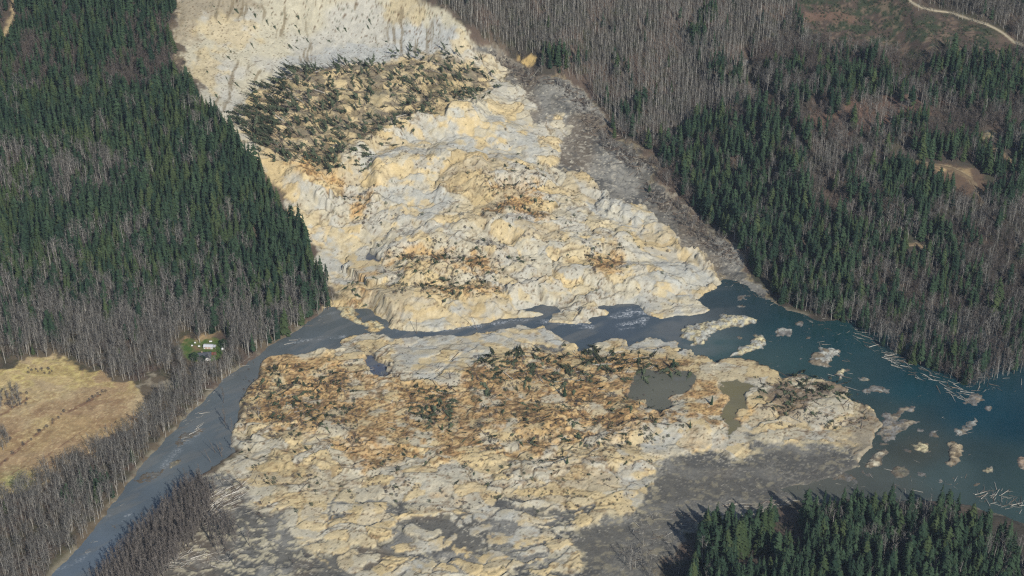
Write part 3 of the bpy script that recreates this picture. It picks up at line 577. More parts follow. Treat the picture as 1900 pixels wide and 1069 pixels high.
FLOW = [([(740,614),(820,612),(880,606),(940,597),(990,595),(1060,600),(1090,606)], 5, .75), ([(1135,590),(1160,583),(1185,580),(1200,586),(1190,600),(1150,606)], 9, 1.0), ([(1165,578),(1185,585),(1195,594)], 8, 1.0),
  ([(520,640),(600,627),(680,622)], 4, .4), ([(1100,607),(1060,604)], 5, .8), ([(640,625),(560,632)], 3, .6), ([(620,580),(560,600),(530,620)], 3, .35), ([(300,870),(330,835),(370,800)], 9, .35), ([(90,1060),(150,1040),(160,1030)], 6, .4), ([(200,960),(215,970),(240,955)], 6, .5)]
SPL = 1318
sheet('river', sd_w, 0.0, M_RIVER, 2.5, 'silty grey-blue river winding around the landslide', WPTS, PX < SPL, FLOW)
sheet('lake', sd_w, 0.02, M_LAKE, 3.0, 'dark teal lake backed up behind the landslide', WPTS, PX >= SPL - 14)
PCOL = {'slide_pond': (98, 98, 86), 'olive_pond': (112, 106, 78), 'bank_pond': (86, 94, 108), 'ridge_pond': (104, 106, 104)}
for k, s in sd_pond.items():
    c_ = PCOL.get(k, (90, 94, 100)); p = PONDS[k][0]
    sheet(k, s, pond_lvl[k], M_RIVER, 1.5, {'slide_pond': 'olive-grey pond among fallen trees on the debris', 'olive_pond': 'narrow olive-brown pool inside the debris near the lake', 'bank_pond': 'small blue-grey pool cut off beside the river'}.get(k, 'small grey %s pooled in the landslide debris' % k.replace('_', ' ')), [(p[0], p[1], *c_)])

# ------------------------------------------------------------------ mud islands standing in the water
def island(poly, hgt, c, c2, label, seed, name='mud_island'):
    P = np.array(poly, float); cxp, cyp = P.mean(0)
    wxp, wyp = px2w(P[:, 0], P[:, 1], 0.3); wp = np.stack([wxp, wyp], 1)
    o = wp.mean(0); loc = wp - o; st = 1.0
    mx = loc.max(0) + 4; mn = loc.min(0) - 4
    gx = np.arange(mn[0], mx[0], st); gy = np.arange(mn[1], mx[1], st)
    X, Y = [a.ravel() for a in np.meshgrid(gx, gy)]
    ax, ay = X + o[0], Y + o[1]
    s = sdf(loc, X + 11 * (fbm(ax / 8, ay / 8, seed, 4, .6) - .5), Y + 11 * (fbm(ax / 8, ay / 8, seed + 3, 4, .6) - .5))
    z = np.where(s < 0, hgt * (1 - np.exp(s / 3.0)), -0.5 * s)
    z = z + np.where(s < 1, (fbm(ax / 7, ay / 7, seed + 5, 4) - .5) * (hgt * 1.3 + .5) + (fbm(ax / 2, ay / 2, seed + 6, 3) - .5) * .8, 0) - .05
    nx, ny = len(gx), len(gy); a, b = np.meshgrid(np.arange(ny - 1), np.arange(nx - 1), indexing='ij'); q = (a * nx + b).ravel()
    q = np.stack([q, q + 1, q + nx + 1, q + nx], 1); q = q[(s[q] < 2.5).all(1)]
    u, inv = np.unique(q, return_inverse=True)
    me = mesh_np(name, np.stack([X, Y, z], 1)[u], inv.reshape(q.shape), [M_EARTH], True)
    nn = fbm(ax / 6, ay / 5, seed + 9, 4); cc = mixc(np.tile(alb(*c), (len(X), 1)), alb(*c2), ss(.42, .6, nn)); cc = mixc(cc, WETMUD, ss(1.1, .15, z) * .8)
    cc = mixc(cc, alb(96, 84, 66), (ss(.60, .68, fbm(ax / 4, ay / 4, seed + 21, 3))) * .7); cc = mixc(cc, alb(86, 72, 54), (h2(np.arange(len(X)), np.arange(len(X)) * 5 + seed, 9) < .10) * .7); cc = cc * (0.75 + .5 * fbm(ax / 2.5, ay / 2.5, seed + 11, 3))[:, None]
    set_col(me, np.clip(cc, .01, .8)[u])
    return prop(link(name, me, loc=(o[0], o[1], 0)), label, 'island', 'mud islands in the flooded valley', kind='thing')
def ell(x, y, rx, ry, n=9, s=0):
    r = np.random.default_rng(int(x * 7 + y * 13 + s)); a = np.sort(r.uniform(0, 2 * math.pi, n)); k = r.uniform(.7, 1.15, n)
    a = np.linspace(0, 2 * math.pi, n, endpoint=False) + r.uniform(-.25, .25, n)
    return [(x + rx * math.cos(t) * q, y + ry * math.sin(t) * q) for t, q in zip(a, k)]
CR, GR, BRN, GRY = (196, 186, 150), (168, 168, 158), (126, 116, 98), (140, 138, 132)
ISL = [
 ([(1258,625),(1272,606),(1300,600),(1318,598),(1334,592),(1342,582),(1352,586),(1380,584),(1404,590),(1400,598),(1372,606),(1340,610),(1322,618),(1310,630),(1290,645),(1278,644),(1284,632)], 3.2, CR, GR, 'long branching cream island between the river mouth and the lake'),
 ([(1353,662),(1370,648),(1388,638),(1398,628),(1408,620),(1420,622),(1424,640),(1412,648),(1396,652),(1376,660)], 3.0, CR, GR, 'cream wedge-shaped island with a humped end in teal water'),
 ([(1436,612),(1452,608),(1468,612),(1466,622),(1450,626),(1440,622)], 1.4, GR, GRY, 'small round grey island in the teal narrows'),
 ([(1503,660),(1522,645),(1545,648),(1560,650),(1556,660),(1540,666),(1542,680),(1520,682),(1505,675)], 2.4, BRN, GR, 'brown-topped island with a pale grey edge'),
 ([(1554,692),(1565,681),(1577,690),(1568,694),(1556,702)], 1.6, CR, GR, 'tiny cream peak island trailing a spit'),
 ([(1590,702),(1604,698),(1612,702),(1606,708),(1594,707)], .8, GR, CR, 'small flat grey bar beside the debris point'),
 ([(1600,724),(1616,716),(1636,714),(1652,718),(1656,730),(1640,728),(1622,728),(1606,730)], 1.0, GR, GRY, 'ragged grey bar of rafted clods'),
 (ell(1373,626,6,3,6), .6, CR, GR, 'tiny cream islet near the long branching island'),
 (ell(1376,552,13,9,8), 1.0, GRY, GR, 'grey rubble islet by the mud tongue'), (ell(1372,566,8,4,6), .7, GR, GRY, 'low grey clod below the mud tongue'),
 ([(1690,826),(1702,820),(1722,826),(1724,838),(1708,840),(1694,836)], 1.8, CR, BRN, 'compact tan island with a cream face'),
 ([(1754,860),(1762,842),(1760,824),(1770,818),(1784,826),(1786,846),(1774,864),(1762,868)], 2.0, (170,156,128), BRN, 'curved tan island hooked like a crescent'),
 ([(1650,872),(1664,863),(1682,864),(1690,874),(1680,884),(1660,886)], 1.0, BRN, (120,116,96), 'low brown weedy island in murky water'),
 (ell(1709,880,13,9,8), .9, GR, GRY, 'pale grey clump island beside floating logs'), (ell(1740,891,9,6,7), .8, GR, GRY, 'small round grey island past the logs'),
 ([(1825,872),(1836,864),(1844,868),(1842,874),(1830,876)], 1.0, CR, GR, 'small cream islet alone in dark water'), ([(1884,860),(1892,850),(1910,846),(1915,866),(1896,868)], 1.3, (160,140,120), GR, 'tan island at the open lake'),
 ([(1775,800),(1788,790),(1800,780),(1806,772),(1814,776),(1818,790),(1804,796),(1790,806),(1776,808)], 1.0, GR, BRN, 'thin grey spit-like island with a hooked end'),
 (ell(1764,889,7,4,6), .5, BRN, GRY, 'tiny dark brown islet in murky water'),
 ([(1640,760),(1655,766),(1676,754),(1696,752),(1690,762),(1672,770),(1668,782),(1680,780),(1706,782),(1690,794),(1668,802),(1655,816),(1640,822),(1630,800)], 1.2, GRY, (150,140,120), 'long grey rubble bar streaming off the debris point'),
 ([(1600,866),(1612,848),(1630,838),(1644,832),(1650,836),(1640,850),(1632,866),(1618,870)], 1.6, (190,182,158), BRN, 'cream-capped grey island near the mud flat'),
 (ell(1566,886,20,12,9), .7, BRN, GRY, 'brown clod raft at the murky shore'), (ell(1585,898,9,10,7), .7, GR, GRY, 'pale clod below the brown raft'),
 (ell(1815,898,6,4,6), .6, GRY, GR, 'small grey log-topped islet'), (ell(1735,805,8,9,7), .8, GR, GRY, 'upright grey clod in open water'),
 ([(1786,742),(1796,730),(1812,726),(1826,732),(1822,744),(1804,750),(1790,750)], .9, (150,136,116), GRY, 'brown raft of bark and branches at the drowned trees'),
 ([(628,568),(645,566),(660,574),(664,588),(680,596),(700,594),(716,600),(718,607),(704,614),(690,616),(680,606),(655,600),(634,590)], 2.0, CR, (200,176,126), 'oval cream island in the silty river channel'),
 ([(686,651),(700,643),(716,650),(726,668),(718,674),(704,662)], 1.4, CR, GR, 'cream block between the river and a small pool'),
 ([(245,890),(280,872),(310,868),(312,878),(288,888),(262,896)], .35, (126,124,116), (150,148,138), 'low silt bar in the river beside the field trees'),
 ([(318,820),(340,806),(370,794),(378,800),(352,815),(328,830)], .3, (126,124,116), (154,150,138), 'long silt bar with driftwood in the river'),
 ([(312,860),(322,852),(336,856),(330,866),(318,868)], .7, CR, (150,140,110), 'small cream clod caught in the river'), ([(205,975),(216,966),(222,972),(212,980)], .4, (126,120,108), GR, 'small flat silt bar downstream in the river'),
 (ell(1182,1068,10,6,7), .6, GR, GRY, 'grey clod in mud'),
]
for k, (p, hg, c1_, c2_, lb) in enumerate(ISL[:-1]): island(p, hg, c1_, c2_, lb, 300 + 17 * k)

rs_ = np.random.default_rng(5); k = 0
while k < 46:
    x_, y_ = [(rs_.uniform(1640, 1860), rs_.uniform(700, 905)), (rs_.uniform(1440, 1640), rs_.uniform(600, 700)), (rs_.uniform(1560, 1700), rs_.uniform(860, 915)), (rs_.uniform(1630, 1720), rs_.uniform(740, 850))][k % 4]
    if sdf(LAKE, np.array([x_]), np.array([y_]))[0] > -8: continue
    r_ = 1.8 + 5.0 * rs_.random() ** 2; k += 1
    island(ell(x_, y_, r_ * 1.5, r_ * .7, 7), .5 + .08 * r_, [BRN, GRY, (118, 106, 88)][k % 3], GRY, 'small brown clod of matted turf floating on the teal lake', 900 + k * 7, 'floating_clod')
# ------------------------------------------------------------------ prototypes: trees, logs
def tube(path, rad, k=5):
    path = np.asarray(path, float); v = []; f = []
    for i, (p, r) in enumerate(zip(path, rad)):
        d = path[min(i + 1, len(path) - 1)] - path[max(i - 1, 0)]; d /= np.linalg.norm(d) + 1e-9
        a = np.cross(d, (0.31, .77, .2)); a /= np.linalg.norm(a) + 1e-9; b = np.cross(d, a)
        for j in range(k):
            t = 2 * math.pi * j / k; v.append(p + r * (math.cos(t) * a + math.sin(t) * b))
        if i:
            o = (i - 1) * k
            for j in range(k):
                j2 = (j + 1) % k; f.append((o + j, o + j2, o + k + j2)); f.append((o + j, o + k + j2, o + k + j))
    c = len(v); v.append(path[-1]); o = (len(path) - 1) * k
    for j in range(k): f.append((o + j, o + (j + 1) % k, c))
    c = len(v); v.append(path[0])
    for j in range(k): f.append(((j + 1) % k, j, c))
    return v, f
def cat_parts(parts):
    v = []; f = []; mi = []
    for k, (a, b) in enumerate(parts):
        o = len(v); v += [tuple(p) for p in a]; f += [tuple(i + o for i in t) for t in b]; mi += [k] * len(b)
    return v, f, mi
def conifer(seed, R=.15, low=.12, layers=22, nb=8, sparse=0.0, ragged=.3, tap=.72, cut=1.0):
    r = random.Random(seed); lean = [(0, 0, -.03), (r.uniform(-.01, .01), r.uniform(-.01, .01), .5), (r.uniform(-.015, .015), r.uniform(-.015, .015), 1)]
    tr = tube(lean, [.013, .008, .001], 5); v = []; f = []
    for k in range(layers):
        t = k / (layers - 1); z = low + (0.985 - low) * t ** .92
        if t > cut: continue
        rad = R * ((1 - t) ** tap) * (.35 + .65 * min(1, (t + .12) * 5)) + .008
        n_ = max(4, int(nb * (1 - .45 * t))); ph = r.uniform(0, 6.28)
        for b in range(n_):
            if r.random() < sparse: continue
            a = ph + 6.283 * b / n_ + r.uniform(-.3, .3); L = rad * r.uniform(1 - ragged, 1 + ragged * .8); dz = -L * r.uniform(.25, .7)
            w = L * r.uniform(.30, .44) + .004; ca, sa = math.cos(a), math.sin(a); zz = z + r.uniform(-.012, .012); o = len(v)
            m = .55
            v += [(0, 0, zz + .022), (ca * L * m - sa * w, sa * L * m + ca * w, zz + dz * .55), (ca * L, sa * L, zz + dz), (ca * L * m + sa * w, sa * L * m - ca * w, zz + dz * .55)]
            f += [(o, o + 3, o + 2), (o, o + 2, o + 1)]
    return tr, (v, f)
def bare(seed, R=.16, low=.4, nb=20, sub=5, up=.55, bend=.03, tw=.0055):
    r = random.Random(seed); P = [np.array((0, 0, -.03))]
    for z in (.3, .55, .8, 1): P.append(np.array((r.uniform(-bend, bend) * z, r.uniform(-bend, bend) * z, z)))
    rad = [.0115, .0095, .0075, .005, .0015]; tr = tube(P, rad, 5)
    if r.random() < .5 and R > .13:
        k = P[1]; e = k + np.array((r.uniform(-.12, .12), r.uniform(-.12, .12), .5)); t2 = tube([k, (k + e) / 2 + np.array((r.uniform(-.03, .03), 0, 0)), e], [.007, .005, .001], 4)
        v, f, _ = cat_parts([tr, t2]); tr = (v, f)
    v = []; f = []
    def sliver(a, b, w):
        d = b - a; s = np.cross(d, np.array((r.uniform(-1, 1), r.uniform(-1, 1), r.uniform(-1, 1)))); s = s / (np.linalg.norm(s) + 1e-9) * w; o = len(v)
        v.extend([a - s, a + s, b]); f.append((o, o + 1, o + 2))
    for k in range(nb):
        z = low + (1 - low) * (k + r.random()) / nb; i = min(3, int(np.searchsorted([.3, .55, .8], z))); 
        zs = [-.03, .3, .55, .8, 1]; q = (z - zs[i]) / (zs[i + 1] - zs[i]); a = P[i] + (P[i + 1] - P[i]) * min(1, q)
        t = (z - low) / (1 - low); L = R * (1.25 - .8 * t) * r.uniform(.6, 1.2); an = r.uniform(0, 6.28)
        d = np.array((math.cos(an), math.sin(an), up + r.uniform(-.15, .5))); b = a + d * L; sliver(a, b, tw)
        for s_ in range(sub):
            c = a + (b - a) * r.uniform(.3, .95); e = c + np.array((r.uniform(-1, 1), r.uniform(-1, 1), r.uniform(.1, 1.2))) * L * .42; sliver(c, e, tw * .75)
    return tr, (v, f)
def bush(seed, n_=90):
    r = random.Random(seed); tr = tube([(0, 0, -.05), (.03, 0, .3)], [.05, .02], 4); v = []; f = []
    for k in range(n_):
        a = r.uniform(0, 6.28); z = r.random(); q = math.sqrt(r.random()) * .55 * math.sin(math.pi * (.15 + .8 * z)); c = np.array((math.cos(a) * q, math.sin(a) * q, z)); o = len(v)
        d1 = np.array([r.uniform(-1, 1) for _ in range(3)]); d2 = np.array([r.uniform(-1, 1) for _ in range(3)]); s = .11
        v.extend([c - d1 * s - d2 * s * .4, c + d1 * s - d2 * s * .4, c + d2 * s]); f.append((o, o + 1, o + 2))
    return tr, (v, f)
def log(seed, stubs=5, roots=True):
    r = random.Random(seed); P = [(0, r.uniform(-.01, .01), 0), (.35, r.uniform(-.015, .015), r.uniform(-.01, .01)), (.7, r.uniform(-.015, .015), 0), (1, r.uniform(-.02, .02), 0)]
    tr = tube(P, [.022, .018, .013, .006], 6); parts = [tr]
    for k in range(stubs):
        x = r.uniform(.3, .95); a = r.uniform(0, 6.28); L = r.uniform(.04, .11); parts.append(tube([(x, 0, 0), (x + L * .5, math.cos(a) * L, math.sin(a) * L)], [.005, .001], 3))
    st = cat_parts(parts)[:2]; rp = []
    if roots:
        for k in range(8): a = 6.283 * k / 8 + r.uniform(-.2, .2); L = r.uniform(.03, .06); rp.append(tube([(.01, 0, 0), (-.015, math.cos(a) * L, math.sin(a) * L)], [.012, .002], 3))
        return st, cat_parts(rp)[:2]
    return st, None
PROTO = {}
protos = bpy.data.collections.new('prototypes')           # never linked to the scene: only mesh sources for the masses
def reg(kind, idx, pair, mats):
    a, b = pair; ma, mb = mats
    m1 = mesh_np(f'{kind}_trunk', a[0], a[1], [ma]); m2 = mesh_np(f'{kind}_crown', b[0], b[1], [mb]) if b else None
    v, f, mi = cat_parts([a, b] if b else [a]); m3 = mesh_np(f'{kind}_whole', v, f, [ma, mb] if b else [ma], mi=mi)
    o = bpy.data.objects.new(f'{kind}_source_{idx:02d}', m3); protos.objects.link(o)
    PROTO.setdefault(kind, []).append((m1, m2, o))
for i in range(7): reg('conifer', i, conifer(10 + i, R=[.09, .125, .15, .11, .17, .135, .10][i], low=[.1, .18, .06, .25, .14, .2, .3][i], sparse=[.05, .1, 0, .2, .08, .12, .25][i], ragged=.42), (M_TRUNK, M_NEEDLE))
for i in range(4): reg('conifer', 7 + i, conifer(210 + i, R=[.17, .14, .19, .12][i], low=[.05, .3, .12, .4][i], layers=20, nb=9, sparse=[.05, .2, .15, .3][i], ragged=.5, tap=[.45, .5, .6, .4][i], cut=[1, .84, 1, .9][i]), (M_TRUNK, [M_NEEDLE, M_NEEDLE, M_NEEDLE2, M_NEEDLE][i]))
for i in range(3): reg('yellow', i, conifer(30 + i, R=.16 + .02 * i, low=.08, nb=9), (M_TRUNK, M_NEEDLE2))
for i in range(5): reg('alder', i, bare(50 + i, R=.11 + .01 * i, low=.5, nb=20, sub=7, up=.9, tw=.005), (M_PALEB, M_TWIG))
for i in range(5): reg('bare', i, bare(70 + i, R=.21 + .015 * i, low=.25, nb=32, sub=9, up=.6, bend=.07, tw=.0048), (M_PALEB, M_TWIG))
for i in range(4): reg('brown', i, bare(90 + i, R=.24, low=.2, nb=26, sub=8, up=.7, bend=.06, tw=.0085), (M_TWIG, M_BTWIG))
for i in range(4): reg('drowned', i, bare(110 + i, R=.12, low=.25, nb=26, sub=6, up=.9, bend=.05, tw=.009), (M_DARKB, M_DARKB))
for i in range(5): reg('fallen', i, conifer(130 + i, R=.085 + .012 * i, low=[.35, .5, .25, .6, .42][i], layers=15, nb=7, sparse=.25, ragged=.5), (M_BLOG, M_DUSTY))
for i in range(3): reg('snag', i, bare(150 + i, R=.05, low=.5, nb=10, sub=2, up=.3, tw=.006), (M_BLOG, M_BLOG))
for i in range(5): reg('log', i, log(170 + i), (M_LOG, M_BLOG))
for i in range(3): reg('brownlog', i, log(180 + i), (M_BLOG, M_DARKB))
for i in range(3): reg('shrub', i, bush(190 + i), (M_DARKB, M_BTWIG))
for i in range(3): reg('greenshrub', i, bush(195 + i), (M_DARKB, M_DUSTY))
for i in range(2): reg('roundtree', i, bush(198 + i, 420), (M_TRUNK, M_NEEDLE))

# ------------------------------------------------------------------ where trees stand
INST = []            # kind, variant, x, y, z, rx, ry, rz, height
def jitter_grid(step, pxr=(-160, 2060), pyr=(-130, 1230)):
    xs = np.arange(-820, 820, step); ys = np.arange(1010, 2260, step); X, Y = [a.ravel() for a in np.meshgrid(xs, ys)]
    X = X + rng.uniform(-.48, .48, X.size) * step; Y = Y + rng.uniform(-.48, .48, X.size) * step
    z = base_ground(X, Y); px, py, _ = w2px(X, Y, z)
    m = (px > pxr[0]) & (px < pxr[1]) & (py > pyr[0]) & (py < pyr[1])
    return X[m], Y[m], px[m], py[m]
def put(kind, x, y, h, tilt=None, sink=0.0):
    x = np.atleast_1d(x); y = np.atleast_1d(y); h = np.broadcast_to(h, x.shape); z = ground(x, y)
    for i in range(len(x)):
        t = tilt(i) if tilt else (rng.normal(0, .025), rng.normal(0, .025), rng.uniform(0, 6.28))
        INST.append((kind, int(rng.integers(len(PROTO[kind]))), x[i], y[i], max(z[i], -1.5) - sink, *t, h[i]))
E = lambda px, py, cx_, cy_, rx, ry: (((px - cx_) / rx) ** 2 + ((py - cy_) / ry) ** 2) < 1
LFOR = [(-600,-250),(325,-250),(318,50),(328,130),(358,172),(393,222),(432,262),(462,300),(492,328),(507,358),(512,395),(537,420),(564,450),(583,490),(604,527),(612,556),(592,576),(545,602),(492,632),(470,652),(430,640),(420,626),(330,625),(300,640),(-600,640)]
LBANK = [(-600,636),(300,636),(330,625),(325,650),(350,672),(395,680),(425,668),(430,640),(470,652),(438,684),(392,718),(326,785),(258,855),(204,928),(158,988),(80,1066),(30,1200),(-600,1200),(-600,1010),(0,934),(60,904),(140,855),(240,800),(262,775),(268,750),(300,738),(280,712),(205,700),(110,664),(-600,705)]
SPIT = [(172,1090),(232,1022),(290,967),(340,915),(368,898),(402,912),(386,960),(366,1000),(335,1036),(300,1080),(290,1120)]
SPIT2 = [(385,960),(430,965),(450,990),(440,1015),(400,1020),(370,1010)]
BRFOR = [(1292,1020),(1310,990),(1400,990),(1440,975),(1490,966),(1560,955),(1650,955),(1760,962),(1830,995),(1885,1030),(1930,1060),(2100,1110),(2100,1260),(1262,1260),(1270,1110),(1288,1060)]
RFOR = [(800,-150),(806,2),(848,30),(878,58),(905,78),(945,98),(1005,134),(1040,142),(1086,156),(1112,198),(1135,238),(1160,258),(1232,298),(1212,330),(1260,362),(1304,408),(1368,450),(1390,498),(1434,542),(1450,566),(1530,592),(1580,604),(1640,648),(1690,676),(1760,702),(1800,725),(1850,705),(1900,690),(2150,670),(2150,-150)]
X, Y, px, py = jitter_grid(5.2)
slide_in = sdf(SLIDE, px, py) < -2
lawn_in = sdf(LAWN, px, py) < 5
road_in = np.zeros(len(px), bool)
for k, (l, w) in ROADS.items(): road_in |= pdist(l, px, py) < w * .5 + (4 if k != 'logging_road' else 3)
riv_in = sdf(RIVER, px, py) < -1
nz = fbm(X / 45, Y / 45, 201, 3); nz2 = fbm(X / 16, Y / 16, 202, 3); U = rng.random(len(px)); U2 = rng.random(len(px))
ok = ~slide_in & ~lawn_in & ~road_in & ~riv_in
# wooded slope west of the slide
m = ok & (sdf(LFOR, px, py) + 34 * (fbm(X / 22, Y / 22, 207, 3) - .5) < np.where((px > 430) & (py > 560), 14, 2))
con = np.clip(.90 + .9 * (fbm(X / 60, Y / 60, 203, 3) - .42), .4, .98)
con = np.where(E(px, py, 90, 340, 170, 60), .5, con); con = np.where(E(px, py, 255, 145, 100, 36), .25, con); con = np.where(py < 180, .58 + 1.5 * (nz - .5), con); m &= pdist([(34, -60), (24, 25), (10, 66)], px, py) > 9
con = np.where(E(px, py, 230, 470, 120, 46), .6, con); con = np.where(E(px, py, 420, 290, 60, 40), .95, con); con = np.where(py > 470, .92 - (py - 470) / 210 + .2 * (px > 470), con); con = np.where(py > 590, .12, con)
con = np.where(E(px, py, 560, 430, 60, 100), .9, con)
con = con + 1.2 * (nz2 - .5) * (con < .97)
isC = U < con
yel = isC & (fbm(X / 40, Y / 40, 205, 3) + .25 * (U2 - .5) > .66) & (py > 120)
hC = 15 + 14 * nz2 + 17 * rng.random(len(px)) ** 1.5 - 5 * (py < 180)
k_ = m & isC & ~yel & (rng.random(len(px)) < .86); put('conifer', X[k_], Y[k_], hC[k_])
k_ = m & yel & (rng.random(len(px)) < .8); put('yellow', X[k_], Y[k_], hC[k_] * .85)
k_ = m & ~isC & (py < 175); put('brown', X[k_], Y[k_], 13 + 7 * U2[k_])
k_ = m & ~isC & (py >= 175); 
kb = k_ & (U2 < .65); put('bare', X[kb], Y[kb], 20 + 10 * rng.random(kb.sum()))
kb = k_ & (U2 >= .65); put('alder', X[kb], Y[kb], 20 + 10 * rng.random(kb.sum()))
# valley-floor strip along the river
m = ok & (sdf(LBANK, px, py) < 5) & (sdf(FIELD, px, py) > 3)
m &= ~E(px, py, 295, 716, 34, 24); m &= ~((py > 655) & (py < 692) & (px > 345) & (px < 415)) & ~E(px, py, 380, 650, 52, 30)
k_ = m & (U < .82); kb = k_ & (U2 < .55); put('bare', X[kb], Y[kb], 17 + 9 * rng.random(kb.sum()))
kb = k_ & (U2 >= .55) & (U2 < .8); put('alder', X[kb], Y[kb], 18 + 8 * rng.random(kb.sum())); kb = k_ & (U2 >= .8) & (U2 < .97); put('brown', X[kb], Y[kb], 11 + 5 * rng.random(kb.sum()))
kb = (m & (U >= .5) & (E(px, py, 180, 915, 36, 26) | E(px, py, 130, 935, 22, 14)) & (U2 < .85)); put('conifer', X[kb], Y[kb], 15 + 7 * rng.random(kb.sum()))
kb = m & (U >= .988) ; put('yellow', X[kb], Y[kb], 12 + 6 * rng.random(kb.sum()))
# drowned thicket on the spit across the river
m = ((sdf(SPIT, px, py) < 0) & (U < .97)) | ((sdf(SPIT2, px, py) < 0) & (U < .4)) | (E(px, py, 395, 880, 60, 40) & (U < .05)) | (E(px, py, 440, 1000, 50, 60) & (U < .05)) | (E(px, py, 420, 800, 20, 60) & (U < .10))
put('drowned', X[m], Y[m], 17 + 8 * rng.random(m.sum()))
X3, Y3, px3, py3 = jitter_grid(3.7); U3 = rng.random(len(px3)); m3 = (sdf(SPIT, px3, py3) < 0) & (U3 < .75) | (sdf(SPIT2, px3, py3) < 0) & (U3 < .22); put('drowned', X3[m3], Y3[m3], 14 + 10 * rng.random(m3.sum()))
# slopes east of the slide
m = ok & (sdf(RFOR, px, py) < 0) & (sdf(CLEARCUT, px, py) > 4) & (sdf(LANDING, px, py) > 3) & (pdist(GULLY, px, py) > 7) & ~E(px, py, 988, 124, 15, 26) & ~E(px, py, 1840, 258, 22, 14) & ~E(px, py, 1700, 470, 26, 14)
ald = sdf([(760,-200),(800,0),(895,70),(940,90),(1034,135),(1086,152),(1115,205),(1160,250),(1230,262),(1280,238),(1345,212),(1378,180),(1384,110),(1450,66),(1490,0),(1490,-200)], px + 24 * (nz - .5), py + 24 * (nz - .5)) < 0
con = np.full(len(px), .13)
con = np.where(sdf([(1225,300),(1240,255),(1330,225),(1440,225),(1480,320),(1540,420),(1600,560),(1560,605),(1450,575),(1380,490),(1300,410),(1240,350)], px + 40 * (nz - .5), py + 40 * (nz2 - .5)) < 0, .66, con)
for a in [(1580,160,70,28,.75),(1830,150,90,60,.75),(1740,285,100,16,1.0),(1860,330,60,60,.9),(1700,350,80,34,.85),(1560,400,70,60,.6),(1640,470,60,70,.55),(1480,150,20,40,.5),(1700,560,60,60,.4),(1820,540,30,40,.35),(1720,480,50,30,.6)]:
    con = np.where(E(px, py, *a[:4]), a[4], con)
con = np.where(ald, .015, con)
for a in [(1040,118,50,22,.75),(1345,138,34,26,.8),(1290,70,26,16,.5),(1165,130,24,14,.35),(1310,30,20,14,.4),(1180,215,30,20,.35)]: con = np.where(E(px, py, *a[:4]), a[4], con)
con = con + (1.5 * (nz2 - .5) + 1.3 * (nz - .5)) * (con > .03)
isC = U < con; den = np.where(ald, .96, np.where(isC, .78, .9))
den = np.where(E(px, py, 1620, 215, 150, 36), .45, den)
m &= rng.random(len(px)) < den
k_ = m & isC; yel = (fbm(X / 40, Y / 40, 215, 3) > .60) & (U2 < .5); hC = 15 + 12 * nz2 + 14 * rng.random(len(px)) ** 1.5 - 5 * (py < 200)
put('conifer', X[k_ & ~yel], Y[k_ & ~yel], hC[k_ & ~yel]); put('yellow', X[k_ & yel], Y[k_ & yel], hC[k_ & yel] * .8)
k_ = m & ~isC & ald; put('alder', X[k_], Y[k_], 18 + 7 * rng.random(k_.sum()))
k_ = m & ~isC & ~ald; br = (fbm(X / 50, Y / 50, 216, 3) + .3 * (U2 - .5) > .47) & ((py < 420) | (U < .75))
kb = k_ & br; put('brown', X[kb], Y[kb], 12 + 8 * rng.random(kb.sum())); kb = k_ & ~br & (U2 < .5); put('bare', X[kb], Y[kb], 16 + 9 * rng.random(kb.sum())); kb = k_ & ~br & (U2 >= .5); put('alder', X[kb], Y[kb], 17 + 8 * rng.random(kb.sum()))
# stand on the near shore
X, Y, px, py = jitter_grid(7.0); nz2 = fbm(X / 20, Y / 20, 221, 3); U = rng.random(len(px)); U2 = rng.random(len(px))
m = (sdf(BRFOR, px, py) < 0) & ~E(px, py, 1462, 1000, 34, 34) & ~E(px, py, 1400, 1055, 40, 24)
con = np.full(len(px), .94)
for a in [(1640,1030,62,26,.22),(1545,985,28,16,.3),(1720,985,55,20,.25),(1880,1060,70,50,.45),(1270,1040,40,40,.45),(1230,1080,50,50,.35),(1760,1000,30,20,.5)]: con = np.where(E(px, py, *a[:4]), a[4], con)
isC = U < con
put('conifer', X[m & isC], Y[m & isC], 26 + 17 * U2[m & isC] ** 1.4); kb = m & ~isC; put('alder', X[kb], Y[kb], 22 + 9 * U2[kb])
kb = (E(px, py, 1462, 1000, 34, 34) | E(px, py, 1400, 1055, 40, 24)) & (U < .8); put('brown', X[kb], Y[kb], 6 + 4 * U2[kb])
kb = E(px, py, 1215, 1045, 60, 40) & ~(m) & (U < .3); put('bare', X[kb], Y[kb], 14 + 7 * U2[kb])
# a few lone trees still upright on the debris
for ax_, ay_, k, h in [(1048,738,'conifer',15),(1320,752,'conifer',12),(1248,690,'conifer',16),(1052,868,'conifer',11),(1280,800,'conifer',9),(1140,255,'yellow',22),(1205,360,'conifer',15),(820,800,'yellow',8),(974,390,'conifer',9),(480,775,'bare',18),(470,770,'brown',12),(545,1050,'brown',9),(572,1040,'brown',9)]:
    a, b = hit(ax_, ay_); put(k, a, b, np.array([float(h)]))
BLOCK2 = [(446,222),(470,182),(512,150),(575,126),(640,116),(700,108),(760,96),(830,100),(895,112),(918,150),(905,190),(862,206),(810,222),(770,246),(700,284),(662,318),(622,332),(600,318),(560,310),(510,300),(480,276),(455,250)]
